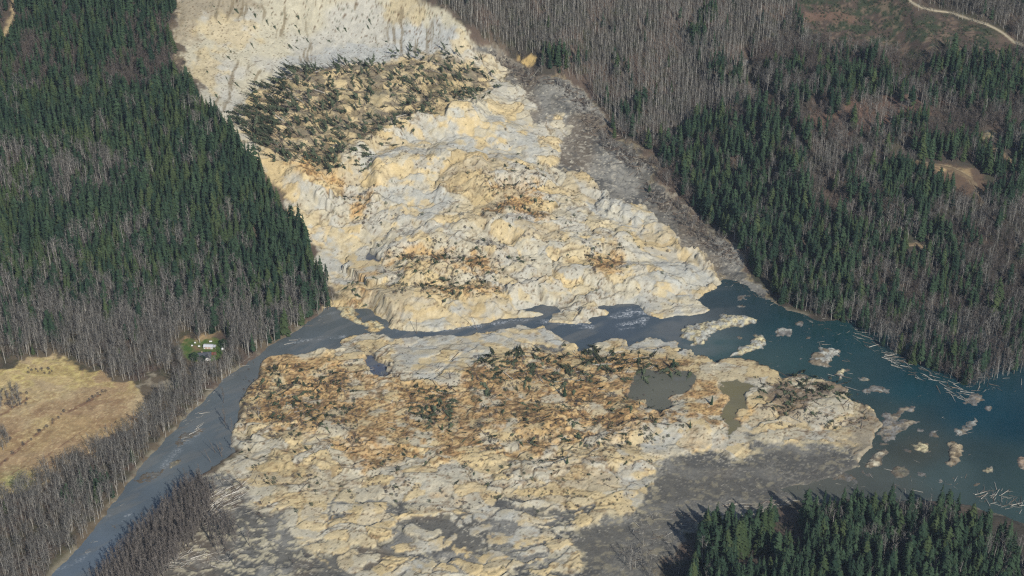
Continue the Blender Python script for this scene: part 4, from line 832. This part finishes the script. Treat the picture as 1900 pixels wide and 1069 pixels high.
# trees tipped about on the rotated block at the head of the slide
def scatter(poly, n_, dens=None):
    P = np.array(poly, float); q = rng.uniform(P.min(0), P.max(0), (n_ * 6, 2)); q = q[sdf(P, q[:, 0], q[:, 1]) < 0]
    return q[:n_]
q = scatter(BLOCK2, 760); bx, by = hit(q[:, 0], q[:, 1]); kk = fbm(bx / 13, by / 10, 250, 3) > .47; bx = bx[kk]; by = by[kk]
put('fallen', bx, by, 14 + 8 * rng.random(len(bx)), tilt=lambda i: (rng.normal(.2, .3), rng.normal(-.55, .35), rng.uniform(-.4, .4)), sink=.5)
q = scatter([(455,215),(480,180),(560,135),(600,140),(560,190),(540,240),(520,290),(490,275),(465,250)], 120); bx, by = hit(q[:, 0], q[:, 1])
put('fallen', bx, by, 22 + 10 * rng.random(len(bx)), tilt=lambda i: (rng.normal(.1, .2), rng.normal(-1.15, .25), rng.uniform(-.7, .3)), sink=-.5)
q = scatter(BLOCK2, 260); bx, by = hit(q[:, 0], q[:, 1]); FLAT = lambda i: (rng.normal(0, .1), math.pi / 2 + rng.normal(0, .08), rng.uniform(0, 6.28))
put('fallen', bx, by, 13 + 9 * rng.random(len(bx)), tilt=FLAT, sink=-.8)
for poly, n_, hh in [([(870,690),(900,668),(980,655),(1100,650),(1200,660),(1290,690),(1240,705),(1150,712),(1050,720),(960,712),(890,715)], 190, 19), ([(490,690),(560,680),(640,700),(650,770),(600,800),(520,790),(480,740)], 110, 14),
   ([(880,720),(1250,720),(1200,830),(900,830)], 120, 12), ([(780,740),(830,735),(845,785),(785,790)], 70, 15), ([(740,690),(800,700),(850,740),(760,760)], 24, 12), ([(720,470),(900,460),(1000,490),(900,520),(740,520)], 80, 12), ([(770,520),(900,520),(920,555),(790,560)], 60, 12),
   ([(905,330),(960,320),(1000,350),(1020,400),(930,400)], 50, 11), ([(650,290),(760,240),(800,230),(720,300),(650,330)], 26, 13), ([(640,360),(700,340),(690,400),(650,410)], 16, 9), ([(1460,700),(1560,690),(1580,740),(1500,740)], 50, 16), ([(1400,715),(1470,705),(1500,760),(1430,770)], 50, 13),
   ([(880,560),(900,250),(1100,330),(1200,480),(700,560)], 40, 9), ([(440,800),(1250,790),(1150,930),(480,900)], 110, 9), ([(1080,460),(1160,455),(1170,510),(1100,520)], 16, 9), ([(640,520),(700,510),(690,560),(650,560)], 14, 12), ([(700,20),(860,80),(860,100),(700,100)], 14, 9)]:
    q = scatter(poly, n_); bx, by = hit(q[:, 0], q[:, 1]); put('fallen', bx, by, hh * (.7 + .6 * rng.random(len(bx))), tilt=FLAT, sink=-.7)
q = scatter([(345,10),(420,5),(560,20),(700,30),(690,95),(560,110),(460,160),(420,200),(370,140)], 30); bx, by = hit(q[:, 0], q[:, 1])
put('fallen', bx, by, 7 + 9 * rng.random(len(bx)), tilt=lambda i: (0, 1.95 + rng.normal(0, .08), -1.0 + rng.normal(0, .25)), sink=-.7)
q = scatter(BLOCK, 110); bx, by = hit(q[:, 0], q[:, 1]); put('snag', bx, by, 15 + 9 * rng.random(len(bx)), tilt=lambda i: (rng.normal(.1, .25), rng.normal(-.7, .35), rng.uniform(-.4, .4)), sink=.3)
# broken brown trunks and brush on the debris
for poly, n_, hh in [(BLOCK, 120, 14), ([(860,660),(1300,660),(1260,830),(880,830)], 150, 10), ([(450,680),(650,680),(660,820),(440,810)], 110, 10), ([(700,460),(930,450),(930,560),(720,560)], 80, 9), ([(900,320),(1030,330),(1020,420),(890,420)], 40, 9), ([(440,820),(1200,820),(1150,960),(470,960)], 110, 8),
   ([(620,240),(1000,240),(1050,330),(1250,440),(1300,520),(700,560),(640,420)], 120, 9), ([(1400,700),(1600,690),(1620,800),(1420,800)], 60, 12), ([(340,40),(460,60),(560,60),(460,170),(400,190),(350,120)], 44, 9), ([(640,640),(860,640),(860,760),(640,740)], 40, 12), ([(1085,165),(1230,290),(1340,450),(1380,500),(1340,470),(1230,380),(1130,300)], 110, 12)]:
    q = scatter(poly, n_); bx, by = hit(q[:, 0], q[:, 1]); put('brownlog', bx, by, hh * (.6 + .8 * rng.random(len(bx))), tilt=lambda i: (0, rng.normal(0, .12), rng.uniform(0, 6.28)), sink=-.35)
for poly, n_ in [([(870,660),(1300,660),(1270,830),(880,840)], 700), ([(450,670),(650,670),(670,830),(440,810)], 420), ([(700,455),(930,450),(930,560),(720,560)], 260), ([(900,320),(1030,330),(1020,420),(890,420)], 130), ([(440,800),(1250,800),(1180,950),(470,960)], 420), (BLOCK, 260), ([(1080,460),(1160,455),(1170,510),(1100,520)], 90), ([(630,340),(700,340),(690,410),(640,400)], 60), ([(1400,700),(1580,690),(1620,800),(1420,790)], 160), ([(630,250),(1000,250),(1250,450),(1300,540),(700,560)], 260), ([(650,640),(860,700),(860,800),(650,800)], 130)]:
    q = scatter(poly, int(n_ * 2.6)); bx, by = hit(q[:, 0], q[:, 1]); gg = rng.random(len(bx))
    keep = fbm(bx / 11, by / 8, 230, 4) > .51
    put('shrub', bx[keep & (gg < .8)], by[keep & (gg < .8)], 1.0 + 2.4 * rng.random((keep & (gg < .8)).sum()) ** 2); put('greenshrub', bx[keep & (gg >= .8)], by[keep & (gg >= .8)], 1.3 + 2.8 * rng.random((keep & (gg >= .8)).sum()) ** 2)
X, Y, px, py = jitter_grid(4.2)
m = (sdf(CLEARCUT, px, py) < 0) & (fbm(X / 10, Y / 10, 233, 3) > .46); put('greenshrub', X[m], Y[m], 1.5 + 2 * rng.random(m.sum()))
m = (sdf(FIELD, px, py) < 0) & ((pdist([(0,862),(75,800),(120,766),(160,748),(200,724)], px, py) < 3) | E(px, py, 20, 740, 36, 18) | E(px, py, 5, 815, 20, 14) | E(px, py, 70, 690, 30, 8)) & (rng.random(len(px)) < .6); put('shrub', X[m], Y[m], 1.5 + 2.5 * rng.random(m.sum()))
m = (E(px, py, 18, 745, 24, 22) | E(px, py, 0, 820, 18, 18)) & (rng.random(len(px)) < .5); put('bare', X[m], Y[m], 9 + 5 * rng.random(m.sum()))
for poly, n_ in [([(1010,146),(1078,166),(1101,206),(1125,246),(1149,266),(1223,306),(1180,318),(1120,280),(1090,235),(1060,190)], 150), ([(1199,338),(1250,368),(1294,414),(1358,455),(1376,496),(1330,478),(1270,425),(1200,372)], 130), ([(900,90),(1000,140),(1034,150),(980,160),(930,125)], 50)]:
    q = scatter(poly, n_); bx, by = hit(q[:, 0], q[:, 1]); put('brownlog', bx, by, 10 + 9 * rng.random(len(bx)), tilt=lambda i: (0, rng.normal(-.1, .15), rng.uniform(0, 6.28)), sink=-.4)
    q = scatter(poly, n_); bx, by = hit(q[:, 0], q[:, 1]); put('shrub', bx, by, 1.5 + 2.5 * rng.random(len(bx)))
    q = scatter(poly, n_ // 3); bx, by = hit(q[:, 0], q[:, 1]); put('bare', bx, by, 9 + 9 * rng.random(len(bx)), tilt=lambda i: (rng.normal(0, .35), rng.normal(-.2, .4), rng.uniform(0, 6.28)))
# driftwood
def logs(poly, n_, ln, ang=None, spread=.5, kind='log', lift=.25):
    k0 = kind; ln = ln * .85
    q = scatter(poly, n_); bx, by = px2w(q[:, 0], q[:, 1], 0.5); 
    inw = base_ground(bx, by) > 3; hx, hy = hit(q[:, 0], q[:, 1]); bx = np.where(inw, hx, bx); by = np.where(inw, hy, by)
    z = np.maximum(ground(bx, by), 0.0) + lift
    for i in range(len(bx)):
        a = rng.uniform(0, 6.28) if ang is None else ang + rng.normal(0, spread)
        kind = 'brownlog' if rng.random() < .35 else k0
        INST.append((kind, int(rng.integers(len(PROTO[kind]))), bx[i], by[i], z[i] + rng.uniform(0, .5), rng.uniform(0, 6.28), rng.normal(0, .04), a, ln * (.35 + 1.3 * rng.random() ** 1.6)))
logs([(350,970),(360,940),(400,912),(440,905),(450,920),(430,955),(395,985)], 190, 14, .75, .25, lift=.7); logs([(270,1062),(310,1035),(350,1028),(400,1030),(330,1066)], 110, 11, .6, .5, lift=.6); logs([(350,1040),(440,1015),(460,1030),(400,1060)], 50, 10)
logs([(1335,945),(1345,930),(1400,935),(1465,925),(1465,938),(1400,946)], 46, 11, .05, .35); logs([(1640,655),(1690,672),(1760,700),(1800,740),(1780,745),(1720,710),(1660,685),(1630,660)], 95, 11, -.5, .5); logs([(1800,915),(1850,905),(1900,925),(1900,955),(1840,945)], 60, 10, .6, .7)
logs([(1585,605),(1640,645),(1690,675),(1670,680),(1620,655),(1580,625)], 46, 11, -.6, .4); logs([(1480,580),(1590,605),(1590,700),(1500,640)], 44, 7); logs([(1310,520),(1345,470),(1390,530),(1440,570),(1430,575),(1380,545)], 36, 7); logs([(1640,870),(1800,880),(1850,900),(1700,915),(1560,912)], 24, 8)
logs([(1230,310),(1290,400),(1350,455),(1370,490),(1330,470),(1270,420),(1200,370)], 80, 9); logs([(1100,170),(1220,300),(1180,300),(1110,240)], 46, 10); logs([(1300,860),(1480,850),(1560,900),(1450,920),(1280,930)], 170, 4.0); logs([(1180,960),(1300,950),(1290,1000),(1200,1050),(1140,1060)], 170, 7)
logs([(330,760),(380,720),(400,725),(370,780),(330,800)], 40, 8, .8, .3); logs([(330,800),(380,785),(370,805),(320,830)], 14, 9, .5, .3); logs([(240,1000),(300,900),(330,860),(300,900),(200,1050)], 16, 3); logs([(120,1060),(190,985),(230,930),(250,900),(200,960)], 24, 5, .9, .4)
logs([(400,880),(440,860),(470,960),(420,960)], 30, 9); logs([(660,640),(700,640),(730,700),(690,700)], 20, 7); logs([(970,650),(1200,650),(1200,670),(980,665)], 26, 8); logs([(1530,820),(1640,790),(1640,860),(1560,870)], 34, 5); logs([(1770,800),(1800,790),(1800,808),(1775,812)], 12, 7, .5, .3); logs([(1760,690),(1850,700),(1900,690),(1900,730),(1800,740)], 30, 8)
logs([(500,640),(600,580),(620,590),(540,640)], 10, 8, .3, .2); logs([(410,690),(470,655),(480,660),(430,700)], 14, 8, .8, .4); logs([(1650,700),(1760,720),(1780,860),(1680,860)], 22, 4); logs([(1380,600),(1480,600),(1500,700),(1420,690)], 20, 3.5); logs([(880,120),(1000,150),(1080,170),(1090,220),(1000,190)], 26, 7)
logs([(455,215),(480,180),(560,135),(600,150),(560,230),(540,290),(490,275)], 46, 20, -.7, .35, lift=1.2); logs(BLOCK, 50, 15, -.8, .7, lift=1.0); logs([(870,690),(900,668),(1100,650),(1290,690),(1150,712),(960,712)], 60, 15, lift=.7); logs([(480,690),(640,690),(640,790),(450,770)], 40, 11, lift=.5); logs([(680,720),(1250,720),(1200,860),(500,860)], 70, 9, lift=.4); logs([(1420,700),(1560,690),(1580,760),(1440,780)], 24, 15, -.6, .5, lift=.8)
# two dead poles leaning out of the river and others stuck upright in the debris
for (p0, h, t) in [((773,619), 27, (0, .03, 0)), ((886,612), 27, (.1, -.32, 0)), ((1035,672), 22, (.2, -.5, 0)), ((915,455), 14, (.1, -.5, 0)), ((748,300), 13, (.1, -.2, 0)), ((730,310), 13, (0, -.1, 0)), ((640,300), 12, (0, -.3, 0)), ((400,840), 20, (.1, -.25, 0)), ((412,848), 20, (0, -.2, 0)), ((392,858), 19, (0, -.3, 0)), ((450,905), 22, (.1, -.35, 0)), ((436,910), 20, (0, -.3, 0)), ((680,430), 14, (0, -.5, 0))]:
    a, b = px2w(*p0, 0.0) if p0[1] > 600 else hit(*p0); put('snag', np.atleast_1d(a), np.atleast_1d(b), np.array([float(h)]), tilt=lambda i, t=t: t, sink=-.3)

# ------------------------------------------------------------------ individuals (the ones that show largest) and the masses of the rest
CATS = {'conifer': ('conifer_tree', 'conifer', 'trunk', 'crown'), 'yellow': ('young_conifer', 'young conifer', 'trunk', 'crown'), 'alder': ('alder_tree', 'alder', 'trunk', 'crown'), 'bare': ('bare_tree', 'bare tree', 'trunk', 'crown'),
 'brown': ('brown_bare_tree', 'thicket tree', 'trunk', 'crown'), 'drowned': ('drowned_tree', 'drowned tree', 'trunk', 'crown'), 'fallen': ('fallen_conifer', 'fallen tree', 'trunk', 'crown'), 'snag': ('dead_pole', 'dead pole', 'trunk', 'crown'),
 'log': ('driftwood_log', 'log', 'trunk', 'root_plate'), 'brownlog': ('broken_trunk', 'broken trunk', 'trunk', 'root_plate'), 'shrub': ('brush_clump', 'brush', 'stem', 'crown'), 'greenshrub': ('green_shrub', 'shrub', 'stem', 'crown')}
LIMIT = {'shrub': 120, 'greenshrub': 120, 'brown': 150, 'yellow': 200}
def where(px, py, k):
    E1 = lambda *a: bool(E(px, py, *a))
    if py > 930 and px > 1180: return 'in the dense stand past the mud flat' if py > 990 else 'along the edge of the stand facing the mud flat'
    if px < 480 and py > 640:
        if k == 'drowned': return 'on the mud spit across the river'
        return 'on the strip between the straw field and the river'
    if px < 640 and py < 650 and not (px > 440 and py < 220):
        if sdf(SLIDE, np.array([px]), np.array([py]))[0] < 38 and py < 545: return 'at the forest edge beside the slide debris'
        if sdf(RIVER, np.array([px]), np.array([py]))[0] < 26: return 'on the wooded bank above the river bend'
        if sdf(LAWN, np.array([px]), np.array([py]))[0] < 40: return 'around the house lawn in the woods'
        if py > 590: return 'at the foot of the slope behind the straw field'
        if py > 470: return 'low on the wooded slope above the house'
        return 'high on the wooded slope level with the slide'
    if sdf(BLOCK, np.array([px]), np.array([py]))[0] < 8: return 'on the tipped block below the bare scarp'
    if sdf(SCARP, np.array([px]), np.array([py]))[0] < 4: return 'on the bare face of the scarp'
    if sdf(LAKE, np.array([px]), np.array([py]))[0] < 6: return 'standing along the drowned lake shore' if k in ('conifer', 'alder', 'bare', 'yellow', 'brown') else 'at the edge of the teal lake'
    if sdf(RIVER, np.array([px]), np.array([py]))[0] < 3: return 'in the silty river channel'
    if sdf(SLIDE, np.array([px]), np.array([py]))[0] < 2: return 'on the hummocky debris above the river' if py < 610 else 'on the orange debris below the river'
    if py < 150: return 'on the upper slope beside the clearing and gravel road'
    return 'on the wooded slope above the teal lake'
LOOK = {'conifer': 'dark green conifer', 'yellow': 'yellow-green young conifer', 'alder': 'slender pale leafless alder', 'bare': 'spreading grey leafless tree', 'brown': 'low brown leafless thicket tree', 'drowned': 'thin dark leafless drowned tree',
 'fallen': 'toppled green conifer', 'snag': 'stripped dead pole leaning', 'log': 'bleached driftwood log lying', 'brownlog': 'broken brown trunk lying', 'shrub': 'torn brown brush clump', 'greenshrub': 'low dark green shrub'}
def gn_scatter(name, kind, items, label):
    pts = np.array([[t[2], t[3], t[4]] for t in items], np.float32); me = bpy.data.meshes.new(name); me.vertices.add(len(pts)); me.vertices.foreach_set('co', pts.ravel())
    a = me.attributes.new('rot', 'FLOAT_VECTOR', 'POINT'); a.data.foreach_set('vector', np.array([t[5:8] for t in items], np.float32).ravel())
    a = me.attributes.new('siz', 'FLOAT', 'POINT'); a.data.foreach_set('value', np.array([t[8] for t in items], np.float32))
    a = me.attributes.new('pick', 'INT', 'POINT'); a.data.foreach_set('value', np.array([t[1] for t in items], np.int32))
    c = bpy.data.collections.new('src_' + kind)
    for _, _, o in PROTO[kind]: c.objects.link(o)
    g = bpy.data.node_groups.new('scatter_' + kind, 'GeometryNodeTree'); g.interface.new_socket('Geometry', in_out='INPUT', socket_type='NodeSocketGeometry'); g.interface.new_socket('Geometry', in_out='OUTPUT', socket_type='NodeSocketGeometry')
    N = g.nodes.new; L = g.links.new; gi = N('NodeGroupInput'); go = N('NodeGroupOutput'); ip = N('GeometryNodeInstanceOnPoints'); ci = N('GeometryNodeCollectionInfo'); ci.inputs['Collection'].default_value = c; ci.inputs['Separate Children'].default_value = True; ci.inputs['Reset Children'].default_value = True
    def at(nm, ty): o = N('GeometryNodeInputNamedAttribute'); o.data_type = ty; o.inputs[0].default_value = nm; return o.outputs[0]
    ip.inputs['Pick Instance'].default_value = True; L(gi.outputs[0], ip.inputs['Points']); L(ci.outputs[0], ip.inputs['Instance']); L(at('pick', 'INT'), ip.inputs['Instance Index'])
    e2r = N('FunctionNodeEulerToRotation'); L(at('rot', 'FLOAT_VECTOR'), e2r.inputs[0]); L(e2r.outputs[0], ip.inputs['Rotation']); L(at('siz', 'FLOAT'), ip.inputs['Scale']); L(ip.outputs[0], go.inputs[0])
    o = link(name, me); md = o.modifiers.new('scatter', 'NODES'); md.node_group = g
    return prop(o, label, kind='stuff')
MASS = {'conifer': ('conifer_forest', 'dark conifer forest covering the slopes on both sides of the landslide'), 'yellow': ('young_conifer_forest', 'yellow-green conifers mixed through the dark forest'), 'alder': ('alder_forest', 'dense pale leafless alder forest on the slope above the mud'),
 'bare': ('leafless_forest', 'grey leafless trees mixed through the valley woods'), 'brown': ('thicket_vegetation', 'brown leafless thicket covering cut-over slopes'), 'drowned': ('drowned_thicket_vegetation', 'dark leafless thicket standing in mud'), 'fallen': ('fallen_tree_debris', 'toppled conifers strewn over the landslide'),
 'log': ('driftwood_debris', 'bleached driftwood scattered over mud and shores'), 'brownlog': ('trunk_debris', 'broken brown trunks strewn over the landslide'), 'shrub': ('brush_debris', 'torn brown brush littering the orange debris'), 'greenshrub': ('shrub_vegetation', 'low green shrubs on the clearing and debris')}
byk = {}
for t in INST: byk.setdefault(t[0], []).append(t)
for k, items in byk.items():
    arr = np.array([[t[2], t[3], t[4], t[8]] for t in items]); ppx, ppy, dd = w2px(arr[:, 0], arr[:, 1], arr[:, 2]); tpx, tpy, _ = w2px(arr[:, 0], arr[:, 1], arr[:, 2] + arr[:, 3] * .6)
    vis = (ppx > 4) & (ppx < 1896) & (tpy > 4) & (tpy < 1062) & (ppy > 10)
    score = np.where(vis, arr[:, 3] / dd, -1); order = np.argsort(-score); lim = LIMIT.get(k, 300)
    top = [i for i in order[:lim] if score[i] > 0]; ts = set(top); nm, cat, pa, pb = CATS[k]
    for i in top:
        t = items[i]; m1, m2, _ = PROTO[k][t[1]]; lb = f'{LOOK[k]} {where(ppx[i], ppy[i], k)}'.replace('lying standing', 'lying')
        e = link(nm, None, loc=t[2:5]); e.rotation_euler = t[5:8]; e.scale = (t[8],) * 3; e.empty_display_size = .1
        prop(e, lb, cat, (cat + 's ' + where(ppx[i], ppy[i], k)))
        link(pa, m1, e)
        if m2: link(pb, m2, e)
    rest = [t for i, t in enumerate(items) if i not in ts]
    if rest and k in MASS: gn_scatter(MASS[k][0], k, rest, MASS[k][1])
print('instances', len(INST), {k: len(v) for k, v in byk.items()})

# ------------------------------------------------------------------ the homestead on the lawn
M_ROOF = flat_material('charcoal_shingles', (.055, .06, .07), .8, .15); M_WALL = flat_material('white_siding', (.62, .61, .58), .7, .06); M_METAL = flat_material('pale_sheet_roof', (.46, .47, .50), .45, .08, spec=.4)
M_RED = flat_material('red_deck_boards', (.20, .075, .05), .8, .12); M_GLASS = flat_material('dark_glass', (.03, .035, .045), .15, .05, spec=.5); M_WHITE = flat_material('white_paint', (.75, .75, .74), .5, .04, spec=.4); M_SID = flat_material('tan_siding', (.42, .30, .24), .8, .1)
def boxm(name, x0, x1, y0, y1, z0, z1, mat, parent):
    v = [(x, y, z) for z in (z0, z1) for y in (y0, y1) for x in (x0, x1)]; f = [(0, 2, 3, 1), (4, 5, 7, 6), (0, 1, 5, 4), (2, 6, 7, 3), (0, 4, 6, 2), (1, 3, 7, 5)]
    return link(name, mesh_np(name, v, f, [mat]), parent)
def gable(name, x0, x1, y0, y1, z, rise, ov, mat, parent, axis='x', th=.22):
    if axis == 'x': pr = [(y0 - ov, z - .1), ((y0 + y1) / 2, z + rise), (y1 + ov, z - .1)]; e0, e1 = x0 - ov, x1 + ov; P = lambda e, p: (e, p[0], p[1])
    else: pr = [(x0 - ov, z - .1), ((x0 + x1) / 2, z + rise), (x1 + ov, z - .1)]; e0, e1 = y0 - ov, y1 + ov; P = lambda e, p: (p[0], e, p[1])
    v = []
    for e in (e0, e1):
        v += [P(e, p) for p in pr] + [P(e, (p[0], p[1] - th)) for p in pr]
    f = [(0, 1, 7, 6), (1, 2, 8, 7), (3, 9, 10, 4), (4, 10, 11, 5), (0, 6, 9, 3), (2, 5, 11, 8), (0, 3, 4, 1), (1, 4, 5, 2), (6, 7, 10, 9), (7, 8, 11, 10)]
    return link(name, mesh_np(name, v, f, [mat]), parent)
def gwall(name, x0, x1, y0, y1, z, rise, mat, parent, axis='x'):
    v = [(x0, y0, 0), (x1, y0, 0), (x1, y1, 0), (x0, y1, 0), (x0, y0, z), (x1, y0, z), (x1, y1, z), (x0, y1, z)]; f = [(0, 1, 5), (0, 5, 4), (1, 2, 6), (1, 6, 5), (2, 3, 7), (2, 7, 6), (3, 0, 4), (3, 4, 7)]
    if axis == 'x': v += [(x0, (y0 + y1) / 2, z + rise - .15), (x1, (y0 + y1) / 2, z + rise - .15)]; f += [(4, 8, 7), (5, 6, 9)]
    else: v += [((x0 + x1) / 2, y0, z + rise - .15), ((x0 + x1) / 2, y1, z + rise - .15)]; f += [(4, 5, 8), (6, 7, 9)]
    return link(name, mesh_np(name, v, f, [mat]), parent)
def base(name, px, py, rz):
    x, y = hit(px, py); z = float(ground(x, y)[0]); e = link(name, None, loc=(float(x[0]), float(y[0]), z + .05)); e.rotation_euler = (0, 0, rz); return e
h = base('house', 381, 662, math.radians(8)); prop(h, 'house with charcoal shingle roof and white gable on the lawn', 'house')
gwall('wall', -7, 6, -4, 4, 2.8, 2.2, M_WALL, h, 'x'); r_ = gable('roof', -7, 6, -4, 4, 2.9, 2.2, .7, M_ROOF, h, 'x'); boxm('chimney', -3.4, -2.6, .6, 1.4, 3.8, 6.1, M_SID, r_)
gwall('wing_wall', -.5, 5.5, -8.5, -3.9, 2.7, 1.7, M_WALL, h, 'y'); gable('wing_roof', -.5, 5.5, -8.5, -1.5, 2.75, 1.9, .7, M_ROOF, h, 'y')
for x in (-5.5, -2.8): w = boxm('window', x, x + 1.4, -4.06, -3.98, 1.0, 2.2, M_WHITE, h); boxm('pane', x + .12, x + 1.28, -4.10, -4.05, 1.12, 2.08, M_GLASS, w)
w = boxm('window', 1.4, 3.6, -8.56, -8.48, .9, 2.2, M_WHITE, h); boxm('pane', 1.55, 3.45, -8.60, -8.55, 1.05, 2.05, M_GLASS, w)
d = boxm('door', 4.2, 5.1, -8.56, -8.49, 0, 2.1, M_SID, h); boxm('handle', 4.3, 4.4, -8.62, -8.55, 1.0, 1.1, M_METAL, d)
boxm('barge_board', -1.3, 6.3, -9.32, -9.22, 2.3, 2.55, M_WHITE, h)
dk = base('deck', 396, 657, math.radians(12)); prop(dk, 'red-brown wooden deck beside the house', 'deck')
for k in range(9): boxm('plank', -3 + k * .68, -3 + k * .68 + .62, -2.6, 2.6, .45, .55, M_RED, dk)
for x in (-2.8, 2.9):
    for y in (-2.4, 2.4): boxm('post', x - .1, x + .1, y - .1, y + .1, 0, .45, M_SID, dk)
s_ = base('shed', 388, 645, math.radians(-4)); prop(s_, 'long white shed with pale metal roof behind the house', 'shed')
gwall('wall', -5.2, 4.2, -2.6, 2.6, 2.9, 1.0, M_WALL, s_); gable('roof', -5.2, 4.2, -2.6, 2.6, 2.95, 1.0, .4, M_METAL, s_)
boxm('roll_door', -3.6, -1.0, -2.68, -2.59, 0, 2.4, M_SID, s_); boxm('roll_door', -.4, 2.2, -2.68, -2.59, 0, 2.4, M_SID, s_); boxm('lean_to_roof', 4.65, 7.2, -2.4, 2.4, 2.3, 2.42, M_METAL, s_)
for y in (-2.2, 2.2): boxm('post', 6.9, 7.05, y - .08, y + .08, 0, 2.3, M_WALL, s_)
for x in (-4.6, 2.6): boxm('window', x, x + .8, -2.66, -2.59, 1.2, 2.0, M_GLASS, s_)
# round white tank on a cradle
tk = base('gas_tank', 413, 650, .3); prop(tk, 'round white tank at the lawn edge under dark evergreen', 'tank')
def ball(r, zc, sx=1, seg=14):
    v = [(0, 0, zc - r)]; f = []
    for i in range(1, 8):
        a = math.pi * i / 8
        for j in range(seg): b = 2 * math.pi * j / seg; v.append((sx * r * math.sin(a) * math.cos(b), r * math.sin(a) * math.sin(b), zc - r * math.cos(a)))
    v.append((0, 0, zc + r))
    for j in range(seg): f.append((0, 1 + (j + 1) % seg, 1 + j)); o = 1 + 6 * seg; f.append((o + j, o + (j + 1) % seg, len(v) - 1))
    for i in range(6):
        for j in range(seg): a = 1 + i * seg + j; b = 1 + i * seg + (j + 1) % seg; f += [(a, b, b + seg), (a, b + seg, a + seg)]
    return v, f
v, f = ball(1.3, 1.6, 1.1); link('tank_body', mesh_np('tank_body', v, f, [M_WHITE], True), tk)
for x in (-.7, .7): boxm('leg', x - .12, x + .12, -.7, .7, 0, .9, M_METAL, tk)
v, f = ball(.22, 2.95); link('valve_dome', mesh_np('valve_dome', v, f, [M_METAL], True), tk)
BX = [(362, 636.8, 1.4, 'white garden box on the lawn behind the big leafless tree'), (356.5, 642.5, 1.2, 'narrow white box standing on the lawn by the tree line'), (369.5, 643, 1.6, 'low white bench on the bare dirt patch'), (391, 634.5, 2.0, 'white trailer parked behind the shed')]
for bx_, by_, sz, lb in BX:
    b_ = base('garden_box', bx_, by_, .1); prop(b_, lb, 'box'); boxm('body', -sz * .7, sz * .7, -.5, .5, .15, 1.1, M_WHITE, b_); boxm('lid', -sz * .75, sz * .75, -.56, .56, 1.1, 1.2, M_METAL, b_)
    for x in (-1, 1): boxm('runner', x * sz * .55 - .1, x * sz * .55 + .1, -.5, .5, 0, .15, M_SID, b_)
def lone(kind, v, px, py, hgt, nm, cat, lb, sc=(1, 1, 1)):
    x, y = hit(px, py); z = float(ground(x, y)[0]); m1, m2, _ = PROTO[kind][v]; e = link(nm, None, loc=(float(x[0]), float(y[0]), z)); e.scale = (hgt * sc[0], hgt * sc[1], hgt * sc[2]); prop(e, lb, cat); link('trunk', m1, e); link('crown', m2, e)
lone('roundtree', 0, 416, 645, 10, 'evergreen_tree', 'evergreen', 'dark round evergreen tree beside the white tank'); lone('roundtree', 1, 361, 668, 9, 'evergreen_tree', 'evergreen', 'dark round evergreen tree hugging the house')
lone('roundtree', 0, 393, 618, 9, 'evergreen_tree', 'evergreen', 'dark round evergreen tree behind the shed'); lone('bare', 2, 371, 636, 24, 'bare_tree', 'bare tree', 'largest spreading leafless tree standing on the lawn by the shed', (1.5, 1.5, 1))
lone('roundtree', 1, 376, 671, 7, 'evergreen_tree', 'evergreen', 'low dark evergreen in front of the house gable')

# ------------------------------------------------------------------ thin valley haze
hz = NT('valley_air'); hz.t.nodes.remove(hz.b); pv = hz.n('ShaderNodeVolumePrincipled'); pv.inputs['Color'].default_value = (.62, .76, 1, 1); pv.inputs['Density'].default_value = 0.00002; pv.inputs['Anisotropy'].default_value = 0.0
hz.l(pv.outputs[0], hz.out.inputs['Volume'])
v = [(x, y, z) for z in (-12, 1010) for y in (-40, 3040) for x in (-1560, 1560)]
me = mesh_np('haze', v, [(0, 2, 3, 1), (4, 5, 7, 6), (0, 1, 5, 4), (2, 6, 7, 3), (0, 4, 6, 2), (1, 3, 7, 5)], [hz.m])
prop(link('haze', me), 'thin bluish haze filling the valley air', kind='stuff')
